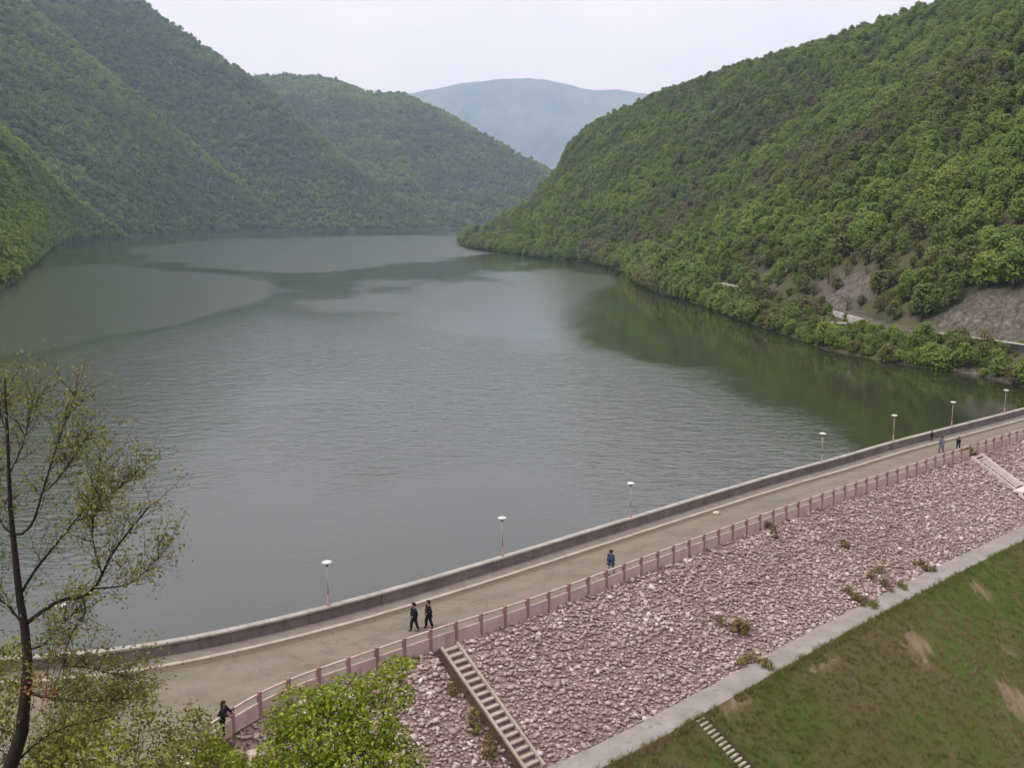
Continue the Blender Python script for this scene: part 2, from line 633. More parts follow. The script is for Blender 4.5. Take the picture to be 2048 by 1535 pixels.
def mat_water():
    t = NT('lake_water')
    g0 = t.n('ShaderNodeNewGeometry')
    pos = g0.outputs['Position']
    wind = t.pos((0.62, 1.2, 1.0), (0, 0, R(10)))
    rip = t.noise(wind, 1.25, 3, 0.6, 0.5)
    rip2 = t.noise(wind, 0.42, 3, 0.55, 0.6)
    # gust pattern: broad tongues of ruffled water among slick bands
    gust = t.noise(t.pos((0.0075, 0.0042, 1.0), (0, 0, R(-20))), 1.0, 3, 0.5, 0.8)
    gust2 = t.noise(t.pos((0.035, 0.02, 1.0), (0, 0, R(18))), 1.0, 4, 0.6, 0.5)
    m = t.math('ADD', t.math('MULTIPLY', gust, 0.72), t.math('MULTIPLY', gust2, 0.28))
    slick = t.attr('slick')
    edge = t.noise(t.pos((0.022, 0.010, 1.0), (0, 0, R(-12))), 1.0, 5, 0.66, 0.6)
    m = t.math('SUBTRACT', m, t.math('MULTIPLY', t.math('MULTIPLY', slick, t.math('ADD', t.math('MULTIPLY', edge, 2.0), 0.0)), 0.42))
    ruff = t.n('ShaderNodeMapRange', interpolation_type='SMOOTHSTEP')
    t.l(m, ruff.inputs['Value'])
    ruff.inputs['From Min'].default_value = 0.36
    ruff.inputs['From Max'].default_value = 0.52
    ruff.inputs['To Min'].default_value = 0.10
    ruff.inputs['To Max'].default_value = 1.0
    h = t.math('ADD', t.math('MULTIPLY', rip, 0.6), t.math('MULTIPLY', rip2, 0.9))
    calm = t.attr('calm')
    cn = t.math('MULTIPLY', calm, t.math('ADD', 0.10, t.math('MULTIPLY', edge, 1.9)), clamp=True)
    cs_ = t.n('ShaderNodeMapRange', interpolation_type='SMOOTHSTEP')
    t.l(cn, cs_.inputs['Value'])
    cs_.inputs['From Min'].default_value = 0.30
    cs_.inputs['From Max'].default_value = 0.75
    cs_.inputs['To Min'].default_value = 1.0
    cs_.inputs['To Max'].default_value = 0.07
    st0 = ruff.outputs['Result']
    st = t.math('MULTIPLY', t.math('MULTIPLY', st0, t.attr('wave')), cs_.outputs['Result'])
    bm_ = t.bump(h, t.math('MULTIPLY', st, 0.7), 0.15)
    rough = t.math('ADD', 0.05, t.math('MULTIPLY', t.math('MULTIPLY', t.math('SUBTRACT', 1.0, st0), cs_.outputs['Result']), 0.17))
    sh = t.principled((0.027, 0.033, 0.014, 1), rough, bm_, 1.0, IOR=1.40)
    return t.done(sh)


M_ROAD = mat_road()
M_WALK = mat_concrete('pavement_concrete', lin(132, 123, 112), lin(152, 143, 130), lin(104, 96, 86))
M_KERB = mat_concrete('kerb_concrete', lin(184, 172, 150), lin(206, 194, 172), lin(150, 138, 118))
M_WALL = mat_concrete('parapet_concrete', lin(122, 112, 105), lin(154, 143, 135), lin(78, 70, 66))
M_COPING = mat_concrete('coping_concrete', lin(176, 167, 152), lin(204, 195, 182), lin(128, 118, 102))
M_PLINTH = mat_concrete('pink_plinth_concrete', lin(206, 176, 164), lin(228, 202, 190), lin(170, 140, 130))
M_POST = mat_concrete('pink_brown_post_concrete', lin(160, 128, 118), lin(186, 152, 142), lin(124, 98, 90))
M_RAIL = mat_concrete('pale_rail_concrete', lin(206, 182, 166), lin(230, 210, 194), lin(170, 146, 134))
M_STAIR = mat_concrete('stair_concrete', lin(182, 169, 148), lin(208, 196, 178), lin(136, 124, 106))
M_BERM = mat_concrete('berm_concrete', lin(150, 143, 132), lin(180, 172, 163), lin(112, 106, 86), 0.5)
M_STONE = mat_stone()
M_SOILBED = plain('rubble_bed', lin(150, 122, 112), lin(190, 160, 150), 2.5, 0.95, 0.8, 0.08)
M_GRASS = mat_grass()
M_HILL_R = mat_hill('right_hill_ground', (0.062, 0.070, 0.030), (0.128, 0.112, 0.062), lin(62, 58, 51), lin(156, 148, 136))
M_HILL_L = mat_hill('left_hill_ground', (0.060, 0.080, 0.034), (0.090, 0.105, 0.046), lin(80, 70, 66), lin(140, 126, 120))
M_FAR = mat_far()
M_BANK = mat_hill('bank_ground', (0.070, 0.062, 0.028), (0.130, 0.110, 0.070), lin(96, 84, 80), lin(176, 160, 150))
M_WATER = mat_water()
M_LAMP_W = plain('lamp_white_enamel', lin(214, 212, 204), lin(232, 230, 224), 8, 0.45, 0.0, spec=0.4)
M_LAMP_P = plain('lamp_pole_paint', lin(176, 172, 150), lin(196, 192, 172), 6, 0.5, 0.0, spec=0.4)
M_LAMP_B = plain('lamp_foot_paint', lin(176, 140, 132), lin(196, 160, 150), 6, 0.6, 0.0)
M_DARKM = plain('dark_metal', lin(70, 68, 64), lin(96, 92, 88), 6, 0.5, 0.0, spec=0.4)
M_WHITEWALL = mat_concrete('whitewashed_wall', lin(206, 202, 192), lin(226, 222, 212), lin(160, 152, 140))
M_SACK = plain('pale_sack_cloth', lin(216, 202, 178), lin(234, 222, 200), 9, 0.9, 0.5, 0.03)

# ------------------------------------------------------------------ plan curves of the dam
RAIL_PTS = [(-15.0, 42.0), (-13.9, 45.2), (-12.6, 47.4), (-10.4, 49.5), (-7.7, 51.7), (-4.7, 54.5), (-0.3, 57.9), (4, 61.8), (9.7, 67.2),
            (16.8, 73.8), (23.6, 79.9), (30.6, 86.1), (37.6, 92.1), (45.0, 98.4), (52.6, 104.8), (58.2, 109.4), (66, 115.8), (78, 125.6), (96, 140.4)]
COP_PTS = [(-62, 53.5), (-42, 51.6), (-30, 51.0), (-23.5, 51.7), (-18.5, 53.7), (-13.2, 57.1), (-8.3, 60.8), (-0.7, 67.4), (9.6, 76.6), (24.1, 89.4),
           (32.6, 96.3), (40.1, 102.8), (52.1, 112.2), (64.2, 121.7), (76, 131.2), (94, 146)]
railc = smooth(catmull(RAIL_PTS, 500), 8, 2)
cop = smooth(catmull(COP_PTS, 500), 8, 2)
kerbc = offset(cop, 1.62)
edge_left = np.array([(-62, 42.5), (-45, 41.5), (-30, 40.6), (-20, 40.2), (-16.4, 40.6)])
roadedge = smooth(resample(np.vstack([edge_left, railc]), 500), 6, 1)
i0 = int(np.argmin(np.abs(railc[:, 0] + 7.7)))
t0 = tangents(railc)[i0]
dcurve = resample(smooth(np.vstack([railc[i0] - t0 * k for k in np.linspace(26, 0.4, 60)] + [railc[i0:]]), 8, 1), 700)
DS = arclen(dcurve)
SLOPE = 1.85
BERM_D, BERM_W = 8.4, 1.75
BERM_Z = -BERM_D / SLOPE


def d_frame(s):                              # point, tangent, downstream normal on the crest edge at arc length s
    p = np.array([np.interp(s, DS, dcurve[:, k]) for k in (0, 1)])
    q = np.array([np.interp(s + 0.5, DS, dcurve[:, k]) for k in (0, 1)])
    t = (q - p) / np.linalg.norm(q - p)
    return p, t, np.array([t[1], -t[0]])


def d_of(P):                                 # (arc length, signed downstream distance) for plan points
    P = np.atleast_2d(P)
    D = np.linalg.norm(P[:, None, :] - dcurve[None, ::4, :], axis=2)
    i = D.argmin(1) * 4
    T = tangents(dcurve)[i]
    v = P - dcurve[i]
    return DS[i] + (v * T).sum(1), v[:, 0] * T[:, 1] - v[:, 1] * T[:, 0]


def slope_z(d):
    d = np.asarray(d, float)
    return np.where(d < BERM_D, -d / SLOPE, np.where(d < BERM_D + BERM_W, BERM_Z, BERM_Z - (d - BERM_D - BERM_W) / 1.9))


def hit_slope(px, py):
    r = ray(px, py)
    o = np.array([0, 0, CAM_Z])
    tt = np.linspace(30, 160, 1400)
    P = o + r * tt[:, None]
    s, d = d_of(P[:, :2])
    below = (P[:, 2] < slope_z(d)) & (d > 0)
    k = int(np.argmax(below))
    return P[k], s[k], d[k]


# ------------------------------------------------------------------ structure: ground, water, terrain
o = link('ground', np_mesh('ground', [(-8400, -450, -33), (8400, -450, -33), (8400, 13400, -33), (-8400, 13400, -33)], [(0, 1, 2, 3)]), M_HILL_L)
tag(o, 'dark valley floor reaching to the horizon under the hills', 'ground', kind='structure')

# lake
wl = offset(cop, -6.0)
xs_far = np.linspace(-2200, 1100, len(wl))
rows = []
for k in list(np.linspace(0, 1, 40) ** 2.2):
    rows.append(np.column_stack([wl[:, 0] * (1 - k) + xs_far * k, wl[:, 1] * (1 - k) + 3300 * k, np.full(len(wl), -4.0)]))
G = np.array(rows)[:, ::5, :]
px, py, dep = proj(G)


def shore_off(Y):                           # x of the right shore, for the sheltered calm water under it
    return np.interp(Y, [90, 140, 165, 186, 213, 272, 375, 498, 601], [86, 91, 87, 79, 68, 63, 54, 58, 50])


def in_slick(px, py):
    # slick, finely ruffled bands of the lake as they lie on the water
    s = np.zeros_like(px)

    def band(poly, soft):
        poly = np.array(poly, float)
        inside = np.zeros(px.shape, bool)
        j = len(poly) - 1
        for i in range(len(poly)):
            xi, yi = poly[i]
            xj, yj = poly[j]
            c = ((yi > py) != (yj > py)) & (px < (xj - xi) * (py - yi) / (yj - yi + 1e-9) + xi)
            inside ^= c
            j = i
        return inside.astype(float) * soft
    s = np.maximum(s, band([(-300, 560), (0, 545), (180, 532), (400, 548), (520, 572), (500, 598), (300, 650), (0, 700), (-300, 760)], 1.0))
    s = np.maximum(s, band([(240, 498), (420, 482), (700, 474), (930, 470), (1000, 505), (800, 530), (600, 545), (400, 530)], 0.7))
    s = np.maximum(s, band([(250, 1350), (420, 1060), (800, 1000), (1200, 1010), (1150, 1080), (700, 1200), (300, 1320)], 0.55))
    return s


# finer rows where the bands lie
rows = []
kk = np.concatenate([np.linspace(0, 0.15, 90), np.linspace(0.153, 0.62, 120), [0.7, 0.8, 0.9, 1.0]])
for k in kk:
    rows.append(np.column_stack([wl[:, 0] * (1 - k) + xs_far * k, wl[:, 1] * (1 - k) + 3300 * k, np.full(len(wl), -4.0)]))
G = np.array(rows)[:, ::2, :]
px, py, dep = proj(G)
sl = in_slick(px, py)
bright = np.exp(-(((px - 1040) / 300) ** 2 + ((py - 600) / 62) ** 2) ** 1.5)
sl = np.maximum(sl, 0.62 * bright)
wave = np.interp(G[..., 1], [58, 72, 92, 200, 290, 420], [0.40, 0.55, 1.35, 1.35, 0.65, 0.38])
cxs = shore_off(G[..., 1]) - G[..., 0]
cm = np.clip(1.25 - cxs / 72.0, 0, 1) * (G[..., 1] < 520) * np.clip((G[..., 1] - 60) / 20, 0, 1)
cm = np.where(G[..., 1] > 240, np.clip(1.2 - cxs / np.clip(72 - (G[..., 1] - 240) * 0.32, 14, 72), 0, 1) * (G[..., 1] < 620), cm)
for _ in range(26):
    sl = (sl + np.roll(sl, 1, 0) + np.roll(sl, -1, 0) + np.roll(sl, 1, 1) + np.roll(sl, -1, 1)) / 5
o = link('lake', grid_mesh('lake', G, {'slick': sl, 'calm': cm, 'wave': wave}, True), M_WATER)
tag(o, 'grey green reservoir water with ruffled and slick patches behind the dam', 'water', kind='structure')


# hills of the left side, each a spur with its own foot and crest
def P2(px, py, dep, dz=0.0):
    p = at(px, py, dep)
    p[2] += dz
    return p


def W(px, py):
    p = gnd(px, py, -4.0)                   # the waterline; the foot goes on a little below it
    return np.array([p[0] * 0.992, p[1] * 0.992, -4.9])


def loft(base, crest, nu, nv, bulge, namp, back=0.9, nscale=0.012):
    B = catmull(base, nu)
    C = catmull(crest, nu)
    # keep the pairing of the control points
    def pair(pts):
        P = np.array(pts, float)
        n = len(P)
        P = np.vstack([2 * P[0] - P[1], P, 2 * P[-1] - P[-2]])
        res = []
        for u in np.linspace(0, n - 1, nu):
            i = min(int(u), n - 2)
            t = u - i
            p0, p1, p2, p3 = P[i], P[i + 1], P[i + 2], P[i + 3]
            res.append(0.5 * ((2 * p1) + (-p0 + p2) * t + (2 * p0 - 5 * p1 + 4 * p2 - p3) * t * t + (-p0 + 3 * p1 - 3 * p2 + p3) * t ** 3))
        return np.array(res)
    B, C = pair(base), pair(crest)
    rows = []
    for v in np.linspace(0, 1, nv):
        P = B * (1 - v) + C * v
        P[:, 2] += bulge * math.sin(math.pi * v) * np.clip((C[:, 2] - B[:, 2]) / 200, 0, 1)
        wgt = math.sin(math.pi * min(1, v * 1.0)) * 0.9 + 0.12 * v
        n = (fbm(P[:, 0] * nscale, P[:, 1] * nscale, 4) - 0.5) + 0.55 * (fbm(P[:, 0] * nscale * 3.1 + 40, P[:, 2] * nscale * 1.2, 3) - 0.5)
        P[:, 2] += namp * n * wgt * np.clip((C[:, 2] - B[:, 2]) / 120, 0, 1)
        rows.append(P)
    D = C.copy()                            # the far flank falls away up-valley
    D[:, 2] = 0
    D /= np.linalg.norm(D, axis=1)[:, None] + 1e-6
    nback = 6
    for k in range(1, nback + 1):
        P = C + D * (k * 22.0)
        P[:, 2] = C[:, 2] - (k * 22.0) * back * min(1, 0.35 + 0.15 * k)
        P[:, 2] = np.maximum(P[:, 2], -20)
        rows.append(P)
    return np.array(rows)


A_base = [(-70, 45, -5), (-105, 110, -5), (-150, 230, -5), W(0, 580), W(60, 535), W(115, 490), W(180, 480), W(250, 475.5)]
A_crest = [(-330, 60, 120), (-400, 220, 135), P2(-330, 40, 660, -6), P2(-110, 165, 740, -6), P2(20, 262, 820, -6), P2(105, 345, 980, -6), P2(185, 415, 1130, -6), P2(256, 470, 1216, -3)]
B_base = [W(-160, 500), W(-60, 490), W(100, 482), W(200, 478), W(300, 471), W(390, 466), W(470, 463.5), W(530, 462), W(565, 461.5)]
B_crest = [P2(-520, -480, 1350), P2(-330, -330, 1400), P2(-110, -140, 1450), P2(70, 15, 1500, -8), P2(240, 155, 1560, -8), P2(350, 250, 1680, -8), P2(480, 362, 1700, -8),
           P2(540, 425, 1715, -6), P2(567, 459, 1722, -3)]
C_base = [W(300, 470), W(400, 466), W(480, 463), W(550, 461.8), W(610, 460.8), W(680, 460), W(760, 459.3), W(820, 458.7), W(868, 458)]
C_crest = [P2(-150, -330, 1900), P2(120, -130, 2000), P2(288, 0, 2050, -9), P2(420, 95, 2050, -9), P2(520, 162, 2030, -9), P2(640, 267, 2000, -9), P2(745, 352, 1980, -9), P2(820, 407, 1950, -8),
           P2(868, 457, 1925, -4)]
D_base = [W(600, 457), W(700, 457), W(780, 456.5), W(870, 456), W(930, 455.5), W(1000, 455), W(1060, 455), W(1120, 455), W(1200, 455)]
D_crest = [P2(430, 175, 2700, -9), P2(520, 149, 2720, -9), P2(640, 151, 2750, -9), P2(750, 181, 2750, -9), P2(830, 193, 2750, -9), P2(960, 261, 2650, -9), P2(1030, 301, 2560, -9),
           P2(1095, 333, 2500, -9), P2(1190, 390, 2450, -9)]
GA = loft(A_base, A_crest, 150, 46, 8, 22)
GB = loft(B_base, B_crest, 150, 50, 10, 46)
GC = loft(C_base, C_crest, 150, 50, 14, 50)
GD = loft(D_base, D_crest, 150, 44, 10, 60)
LEFT = []
for nm, G_, lab in (('near_hill', GA, 'lowest yellow green spur running down to the water at the left'),
                    ('middle_hill', GB, 'broad wooded spur behind the nearest one on the left shore'),
                    ('tall_hill', GC, 'tall wooded ridge falling from the upper left down to the far water'),
                    ('back_hill', GD, 'rounded wooded ridge closing the lake behind the left spurs')):
    zero = np.zeros(G_.shape[0] * G_.shape[1])
    o = link(nm, grid_mesh(nm, G_, {'scar': zero}, True), M_HILL_L)
    tag(o, lab, 'hill', kind='structure')

E_base = [(-3600, 7300, -30), (-2200, 7300, -30), (-1000, 7300, -30), (0, 7300, -30), (1000, 7300, -30), (2200, 7300, -30), (3600, 7300, -30)]
E_crest = [P2(560, 330, 9200), P2(740, 226, 9100), P2(860, 182, 9050), P2(1030, 155, 9000), P2(1180, 178, 9100), P2(1320, 198, 9200), P2(1600, 330, 9300)]
GE = loft(E_base, E_crest, 200, 70, 30, 520, 0.6, 0.0020)
o = link('far_mountain', grid_mesh('far_mountain', GE, None, True), M_FAR)
tag(o, 'hazy blue mountain at the far end of the valley', 'mountain', kind='structure')

# right hill: a plain slope rising from the shore, with the bank road cut into it
SHORE = np.array([(92, 120), (91, 140), (87, 165), (85, 178), (79, 186), (74, 196), (68, 213), (67, 238), (63.5, 272), (61, 320), (54, 375), (55, 440), (58, 498), (50, 601), (22, 671), (-8, 759), (-34, 848),
                  (-50, 960), (-51, 1027), (-38, 1075), (25, 1150), (150, 1250), (330, 1400)], float)


def shore_x(Y):
    return np.interp(Y, SHORE[:, 1], SHORE[:, 0])


def zR(d, Y):
    d = np.asarray(d, float)
    Y = np.asarray(Y, float)
    gull = (fbm(Y * 0.013 + 3, d * 0.004, 3) - 0.5)
    k = 0.72 + 0.10 * gull
    prof = np.where(d < 0, -4 + d * 0.45,
           np.where(d < 9, -4 + d * 0.53,
           np.where(d < 11, 0.77 + (d - 9) * 0.15,
           np.where(d < 15.5, 1.1,
           np.where(d < 25, 1.1 + (d - 15.5) * 0.85, 9.2 + (d - 25) * k)))))
    nose = np.interp(d, [0, 9, 15.5, 39, 70, 96, 106, 127, 143, 200, 260, 800], [-4, 0.77, 1.1, 16, 34, 63, 84, 103, 111, 137, 150, 190])
    wn = np.clip((Y - 800) / 170, 0, 1)
    wn = wn * wn * (3 - 2 * wn)
    prof = np.where(d > 15.5, prof * (1 - wn) + nose * wn, prof)
    prof = prof + np.clip((d - 20) / 60, 0, 1) * 9 * (fbm(Y * 0.03, d * 0.03, 4) - 0.5)
    cap = 152 + 10 * (fbm(Y * 0.006 + 9, 0 * Y + 2.5, 3) - 0.5) * 2 - 0.16 * np.clip(d - 215, 0, 1e9) + np.interp(Y, [400, 620, 720, 900], [18, 12, -3, 2])
    h = np.clip(0.5 + 0.5 * (cap - prof) / 26, 0, 1)
    return cap * (1 - h) + prof * h - 26 * h * (1 - h)


dcols = np.concatenate([[-26, -14, -6, -2], np.arange(0, 30, 1.6), np.arange(30, 80, 4.0), np.arange(80, 300, 8), np.arange(300, 760, 30)])
yrows = np.concatenate([np.arange(118, 300, 3.0), np.arange(300, 700, 6), np.arange(700, 1420, 8)])
DD, YY = np.meshgrid(dcols, yrows)
XX = shore_x(YY) + DD + np.where(DD > 0.5, 1.1 * (fbm(YY * 0.2, DD * 0.2, 3) - 0.5), 0)
ZZ = zR(DD, YY)


def scar_at(d, Y):
    """1 where the cut above the bank road is bare"""
    d = np.asarray(d, float)
    Y = np.asarray(Y, float)
    n = fbm(Y * 0.11, d * 0.11, 3) - 0.5
    g = lambda y0, y1, d0, d1, s=5: (1 / (1 + np.exp(-(Y - y0) / s)) * 1 / (1 + np.exp((Y - y1) / s)) * 1 / (1 + np.exp(-(d - d0) / 1.2)) * 1 / (1 + np.exp((d - d1) / 2.5)))
    a = g(178, 206, 15, 26, 3) * 0.9                     # grey rock face
    b = g(236, 272, 14, 26, 5) * 0.7                # brown earth cut
    c = g(905, 985, 5, 30, 12)                       # reddish far scar
    dch = g(300, 330, 15, 24, 5) * 0.6 + g(430, 470, 12, 24, 6) * 0.6 + g(560, 640, 10, 22, 10) * 0.6
    beach = np.where((Y < 186), 0.8 / (1 + np.exp((d - 2.6) / 0.6)), 0)
    rd = ((d > 10.6) & (d < 15.6)) * 0.55
    return np.clip(np.maximum.reduce([a, b, c, dch, beach, rd]) * (1 + 0.9 * n), 0, 1)


scar = scar_at(DD, YY)
ZZ = ZZ + np.where((scar > 0.3) & (DD > 15), 5.0 * (fbm(YY * 0.33, DD * 0.33, 4) - 0.5) * scar, 0)
o = link('right_hill', grid_mesh('right_hill', np.stack([XX, YY, ZZ], 2), {'scar': scar}, False), M_HILL_R)
tag(o, 'long wooded hillside with rock cuts above the right shore', 'hill', kind='structure')

# near bank below the viewpoint
gx = np.arange(-66, 30, 0.6)
gy = np.arange(-14, 52, 0.6)
XX2, YY2 = np.meshgrid(gx, gy)


def bank_z(x, y):
    x = np.asarray(x, float)
    y = np.asarray(y, float)
    hillz = 23.35 - 0.665 * np.maximum(y, 0) - 0.02 * np.minimum(y, 0)
    low = np.minimum(2.4, (42.8 - y) * 0.34) - 0.75 * np.maximum(0, x + 13.6)
    low = np.where(x < -16, np.minimum(low, (40.2 - y) * 0.4 + 0.02), low)
    z = np.maximum(hillz, low)
    z = z + 0.5 * (fbm(x * 0.35, y * 0.35, 4) - 0.5) * np.clip((z + 1) / 3, 0, 1)
    z = np.where((y > 40.6) & (x < -15.0), np.minimum(z, -0.6), z)
    return z


Z2 = bank_z(XX2, YY2)
s_, d_ = d_of(np.stack([XX2.ravel(), YY2.ravel()], 1))
ri = np.linalg.norm(np.stack([XX2.ravel(), YY2.ravel()], 1)[:, None, :] - railc[None, ::10, :], axis=2)
on_road = (ri.min(1).reshape(XX2.shape) < 0.9)
T_ = tangents(railc)[::10][ri.argmin(1)]
vv = np.stack([XX2.ravel(), YY2.ravel()], 1) - railc[::10][ri.argmin(1)]
side = (vv[:, 0] * T_[:, 1] - vv[:, 1] * T_[:, 0]).reshape(XX2.shape)
road_side = (side < 0.4) & (YY2 > 41.6) & (XX2 > -16.5) | on_road & (YY2 > 42.5)
Z2 = np.where(road_side, np.minimum(Z2, -0.7), Z2)
bs = np.clip(2.2 * (fbm(XX2 * 0.3 + 5, YY2 * 0.3, 4) - 0.52), 0, 1)
o = link('bank', grid_mesh('bank', np.stack([XX2, YY2, Z2], 2), {'scar': bs}, True), M_BANK)
tag(o, 'steep earth bank with dry grass below the viewpoint', 'ground', kind='structure')

# ------------------------------------------------------------------ the dam: body, road, pavement, parapet, rubble slope, berm, grass
me = sweep(cop, [(0.5, -0.30), (-2.5, -0.30), (-16, -7.5), (0.5, -7.5)], True, True, 'dam_body')
o = link('dam_body', me, M_SOILBED)
tag(o, 'dam embankment with its upstream face running under the water', 'dam', kind='structure')

n = 240
A_ = resample(kerbc, n)
# pair kerb and road edge points across the road
B_ = []
re_s = arclen(roadedge)
B_ = resample(roadedge, n)
rows = []
for k in np.linspace(0, 1, 9):
    P = A_ * (1 - k) + B_ * k
    rows.append(np.column_stack([P, np.full(n, 0.0) + 0.05 * math.sin(math.pi * k)]))
o = link('road', grid_mesh('road', np.array(rows), {'across': np.repeat(np.linspace(0, 1, len(rows)), n)}, True, True), M_ROAD)
tag(o, 'dusty tan roadway along the top of the dam', 'road', kind='structure')
me = sweep(cop, [(0.30, 0.13), (1.36, 0.13), (1.36, -0.25), (0.30, -0.25)], True, True, 'pavement')
o = link('pavement', me, M_WALK)
tag(o, 'narrow raised grey pavement beside the parapet wall', 'pavement', kind='structure')
# kerb stones
kerb = empty('kerb', (0, 0, 0))
tag(kerb, 'pale kerb edging the narrow pavement along the dam road', 'kerb', kind='structure')
KL = arclen(cop)
kline = offset(cop, 1.363)
ks = arclen(kline)
u = 2.0
seg_len = 1.5
while u < ks[-1] - 2:
    sub = np.stack([np.interp(np.linspace(u, u + seg_len - 0.02, 4), ks, kline[:, k]) for k in (0, 1)], 1)
    jit = rnd.uniform(-0.008, 0.008)
    me = sweep(sub, [(0.0, 0.15 + jit), (0.24, 0.142 + jit), (0.262, 0.118 + jit), (0.262, -0.2), (0.0, -0.2)], True, True, 'kerb_stone')
    link('kerb_stone', me, M_KERB, kerb)
    u += seg_len
gut = sweep(cop, [(1.64, 0.012), (2.02, 0.020), (2.02, -0.1), (1.64, -0.1)], True, True, 'gutter')
M_GUT = plain('gutter_dirt', lin(104, 92, 74), lin(128, 114, 92), 3.0, 0.95, 0.4, 0.02)
o = link('gutter', gut, M_GUT)
tag(o, 'dark strip of dirt gathered along the foot of the kerb', 'gutter', kind='structure')

wall = empty('parapet_wall', (cop[250][0], cop[250][1], 0))
tag(wall, 'long grey concrete parapet wall with pale coping along the water side', 'wall')


def child(name, me, mat, parent):
    o = link(name, me, mat, parent)
    o.matrix_parent_inverse = Matrix.Translation(-parent.location) if not any(parent.rotation_euler) else (Matrix.Translation(parent.location) @ parent.rotation_euler.to_matrix().to_4x4()).inverted()
    return o


child('wall_body', sweep(cop, [(0.0, 0.82), (0.297, 0.82), (0.297, -0.28), (0.0, -0.28)], True, True, 'wall_body'), M_WALL, wall)
cs = KL
u = 0.5
cl = 2.4
while u < cs[-1] - 1:
    e = min(u + cl - 0.025, cs[-1])
    sub = np.stack([np.interp(np.linspace(u, e, 4), cs, cop[:, k]) for k in (0, 1)], 1)
    j = rnd.uniform(-0.006, 0.006)
    child('coping_slab', sweep(sub, [(-0.08, 0.825 + j), (-0.08, 0.94 + j), (-0.06, 0.955 + j), (0.375, 0.955 + j), (0.395, 0.94 + j), (0.395, 0.825 + j)], True, True, 'coping_slab'), M_COPING, wall)
    u += cl

# rubble slope bed + stones
prof = [(-0.35, -0.28), (0.25, -0.30), (0.6, -0.40)] + [(d, -d / SLOPE - 0.12) for d in np.linspace(1.0, BERM_D, 14)]
bed = sweep(dcurve, prof, False, False, 'rubble_slope', True)
rub = link('rubble_slope', bed, M_SOILBED)
tag(rub, 'downstream face of the dam covered with pinkish rubble stones', 'slope', kind='structure')
berm = sweep(dcurve, [(BERM_D - 0.05, BERM_Z - 0.3), (BERM_D - 0.05, BERM_Z + 0.06), (BERM_D + BERM_W, BERM_Z), (BERM_D + BERM_W + 0.05, BERM_Z - 0.5)], True, True, 'berm_path')
o = link('berm_path', berm, M_BERM)
tag(o, 'pale grey concrete berm path below the rubble slope', 'path', kind='structure')

# grass slope, with patches of bare earth
gcols = np.concatenate([np.linspace(0, 8, 17), np.linspace(9, 60, 40)])
drow = dcurve[::4]
Tn = tangents(dcurve)[::4]
Nn = np.stack([Tn[:, 1], -Tn[:, 0]], 1)
Nn = smooth(Nn, 20, 3)
rows = []
for gd in gcols:
    d = BERM_D + BERM_W + gd
    P = drow + Nn * d
    z = BERM_Z - 0.03 - gd / 1.9 + 0.5 * (fbm(P[:, 0] * 0.15, P[:, 1] * 0.15, 4) - 0.5) * min(1, gd / 2)
    rows.append(np.column_stack([P, z]))
GG = np.array(rows)
px, py, dep = proj(GG)
bare = np.zeros(px.shape)
for (cx, cy, rx, ry, ang) in ((1832, 1290, 40, 26, 25), (1850, 1325, 46, 10, 35), (1940, 1105, 36, 12, 30), (2025, 1390, 44, 16, 35), (2040, 1420, 50, 18, 30), (2005, 1290, 40, 7, 45), (1460, 1410, 60, 12, -25),
                              (1960, 1180, 40, 8, 40), (1640, 1330, 40, 9, -28)):
    ca, sa = math.cos(R(ang)), math.sin(R(ang))
    ux = (px - cx) * ca + (py - cy) * sa
    uy = -(px - cx) * sa + (py - cy) * ca
    bare = np.maximum(bare, np.exp(-((ux / rx) ** 2 + (uy / ry) ** 2)))
grass_o = link('grass_slope', grid_mesh('grass_slope', GG, {'bare': bare}, True), M_GRASS)
tag(grass_o, 'mottled green and brown grass slope below the berm path', 'ground', kind='structure')

# ------------------------------------------------------------------ railing
rs = arclen(railc)
s_ref = rs[int(np.argmin(np.linalg.norm(railc - gnd(634, 1369)[:2], axis=1)))]
STEP = 1.86
rail_thing = empty('railing', (railc[200][0], railc[200][1], 0))
tag(rail_thing, 'low pink concrete railing with square posts on the downstream edge of the road', 'railing')
k0 = -int((s_ref - 0.6) / STEP)
posts = []
s = s_ref + k0 * STEP
gap_s = rs[int(np.argmin(np.linalg.norm(railc - gnd(1951, 906)[:2], axis=1)))]
gap1 = rs[int(np.argmin(np.linalg.norm(railc - gnd(889, 1281)[:2], axis=1)))]
post_me = MB().box(0.21, 0.21, 1.36, Matrix.Translation((0, 0, 0.43)), 0.015).mesh('post')
while s < rs[-1] - 0.3:
    p = np.array([np.interp(s, rs, railc[:, k]) for k in (0, 1)])
    q = np.array([np.interp(s + 0.4, rs, railc[:, k]) for k in (0, 1)])
    ang = math.atan2(q[1] - p[1], q[0] - p[0])
    posts.append((s, p, ang))
    o = child('post', post_me, M_POST, rail_thing)
    o.location = (p[0], p[1], rnd.uniform(-0.015, 0.015))
    o.rotation_euler = (rnd.uniform(-0.008, 0.008), rnd.uniform(-0.008, 0.008), ang)
    s += STEP
for (sa, pa, aa), (sb, pb, ab) in zip(posts[:-1], posts[1:]):
    if sa < gap_s < sb:
        continue
    sub = np.stack([np.interp(np.linspace(sa + 0.108, sb - 0.108, 3), rs, railc[:, k]) for k in (0, 1)], 1)
    child('rail', sweep(sub, [(-0.055, 0.92), (0.055, 0.92), (0.055, 1.03), (-0.055, 1.03)], True, True, 'rail'), M_RAIL, rail_thing)
    child('plinth', sweep(sub, [(-0.075, -0.28), (0.075, -0.28), (0.075, 0.53), (0.055, 0.55), (-0.055, 0.55), (-0.075, 0.53)], True, True, 'plinth'), M_PLINTH, rail_thing)

# ------------------------------------------------------------------ stairs on the rubble slope
stair_zones = []


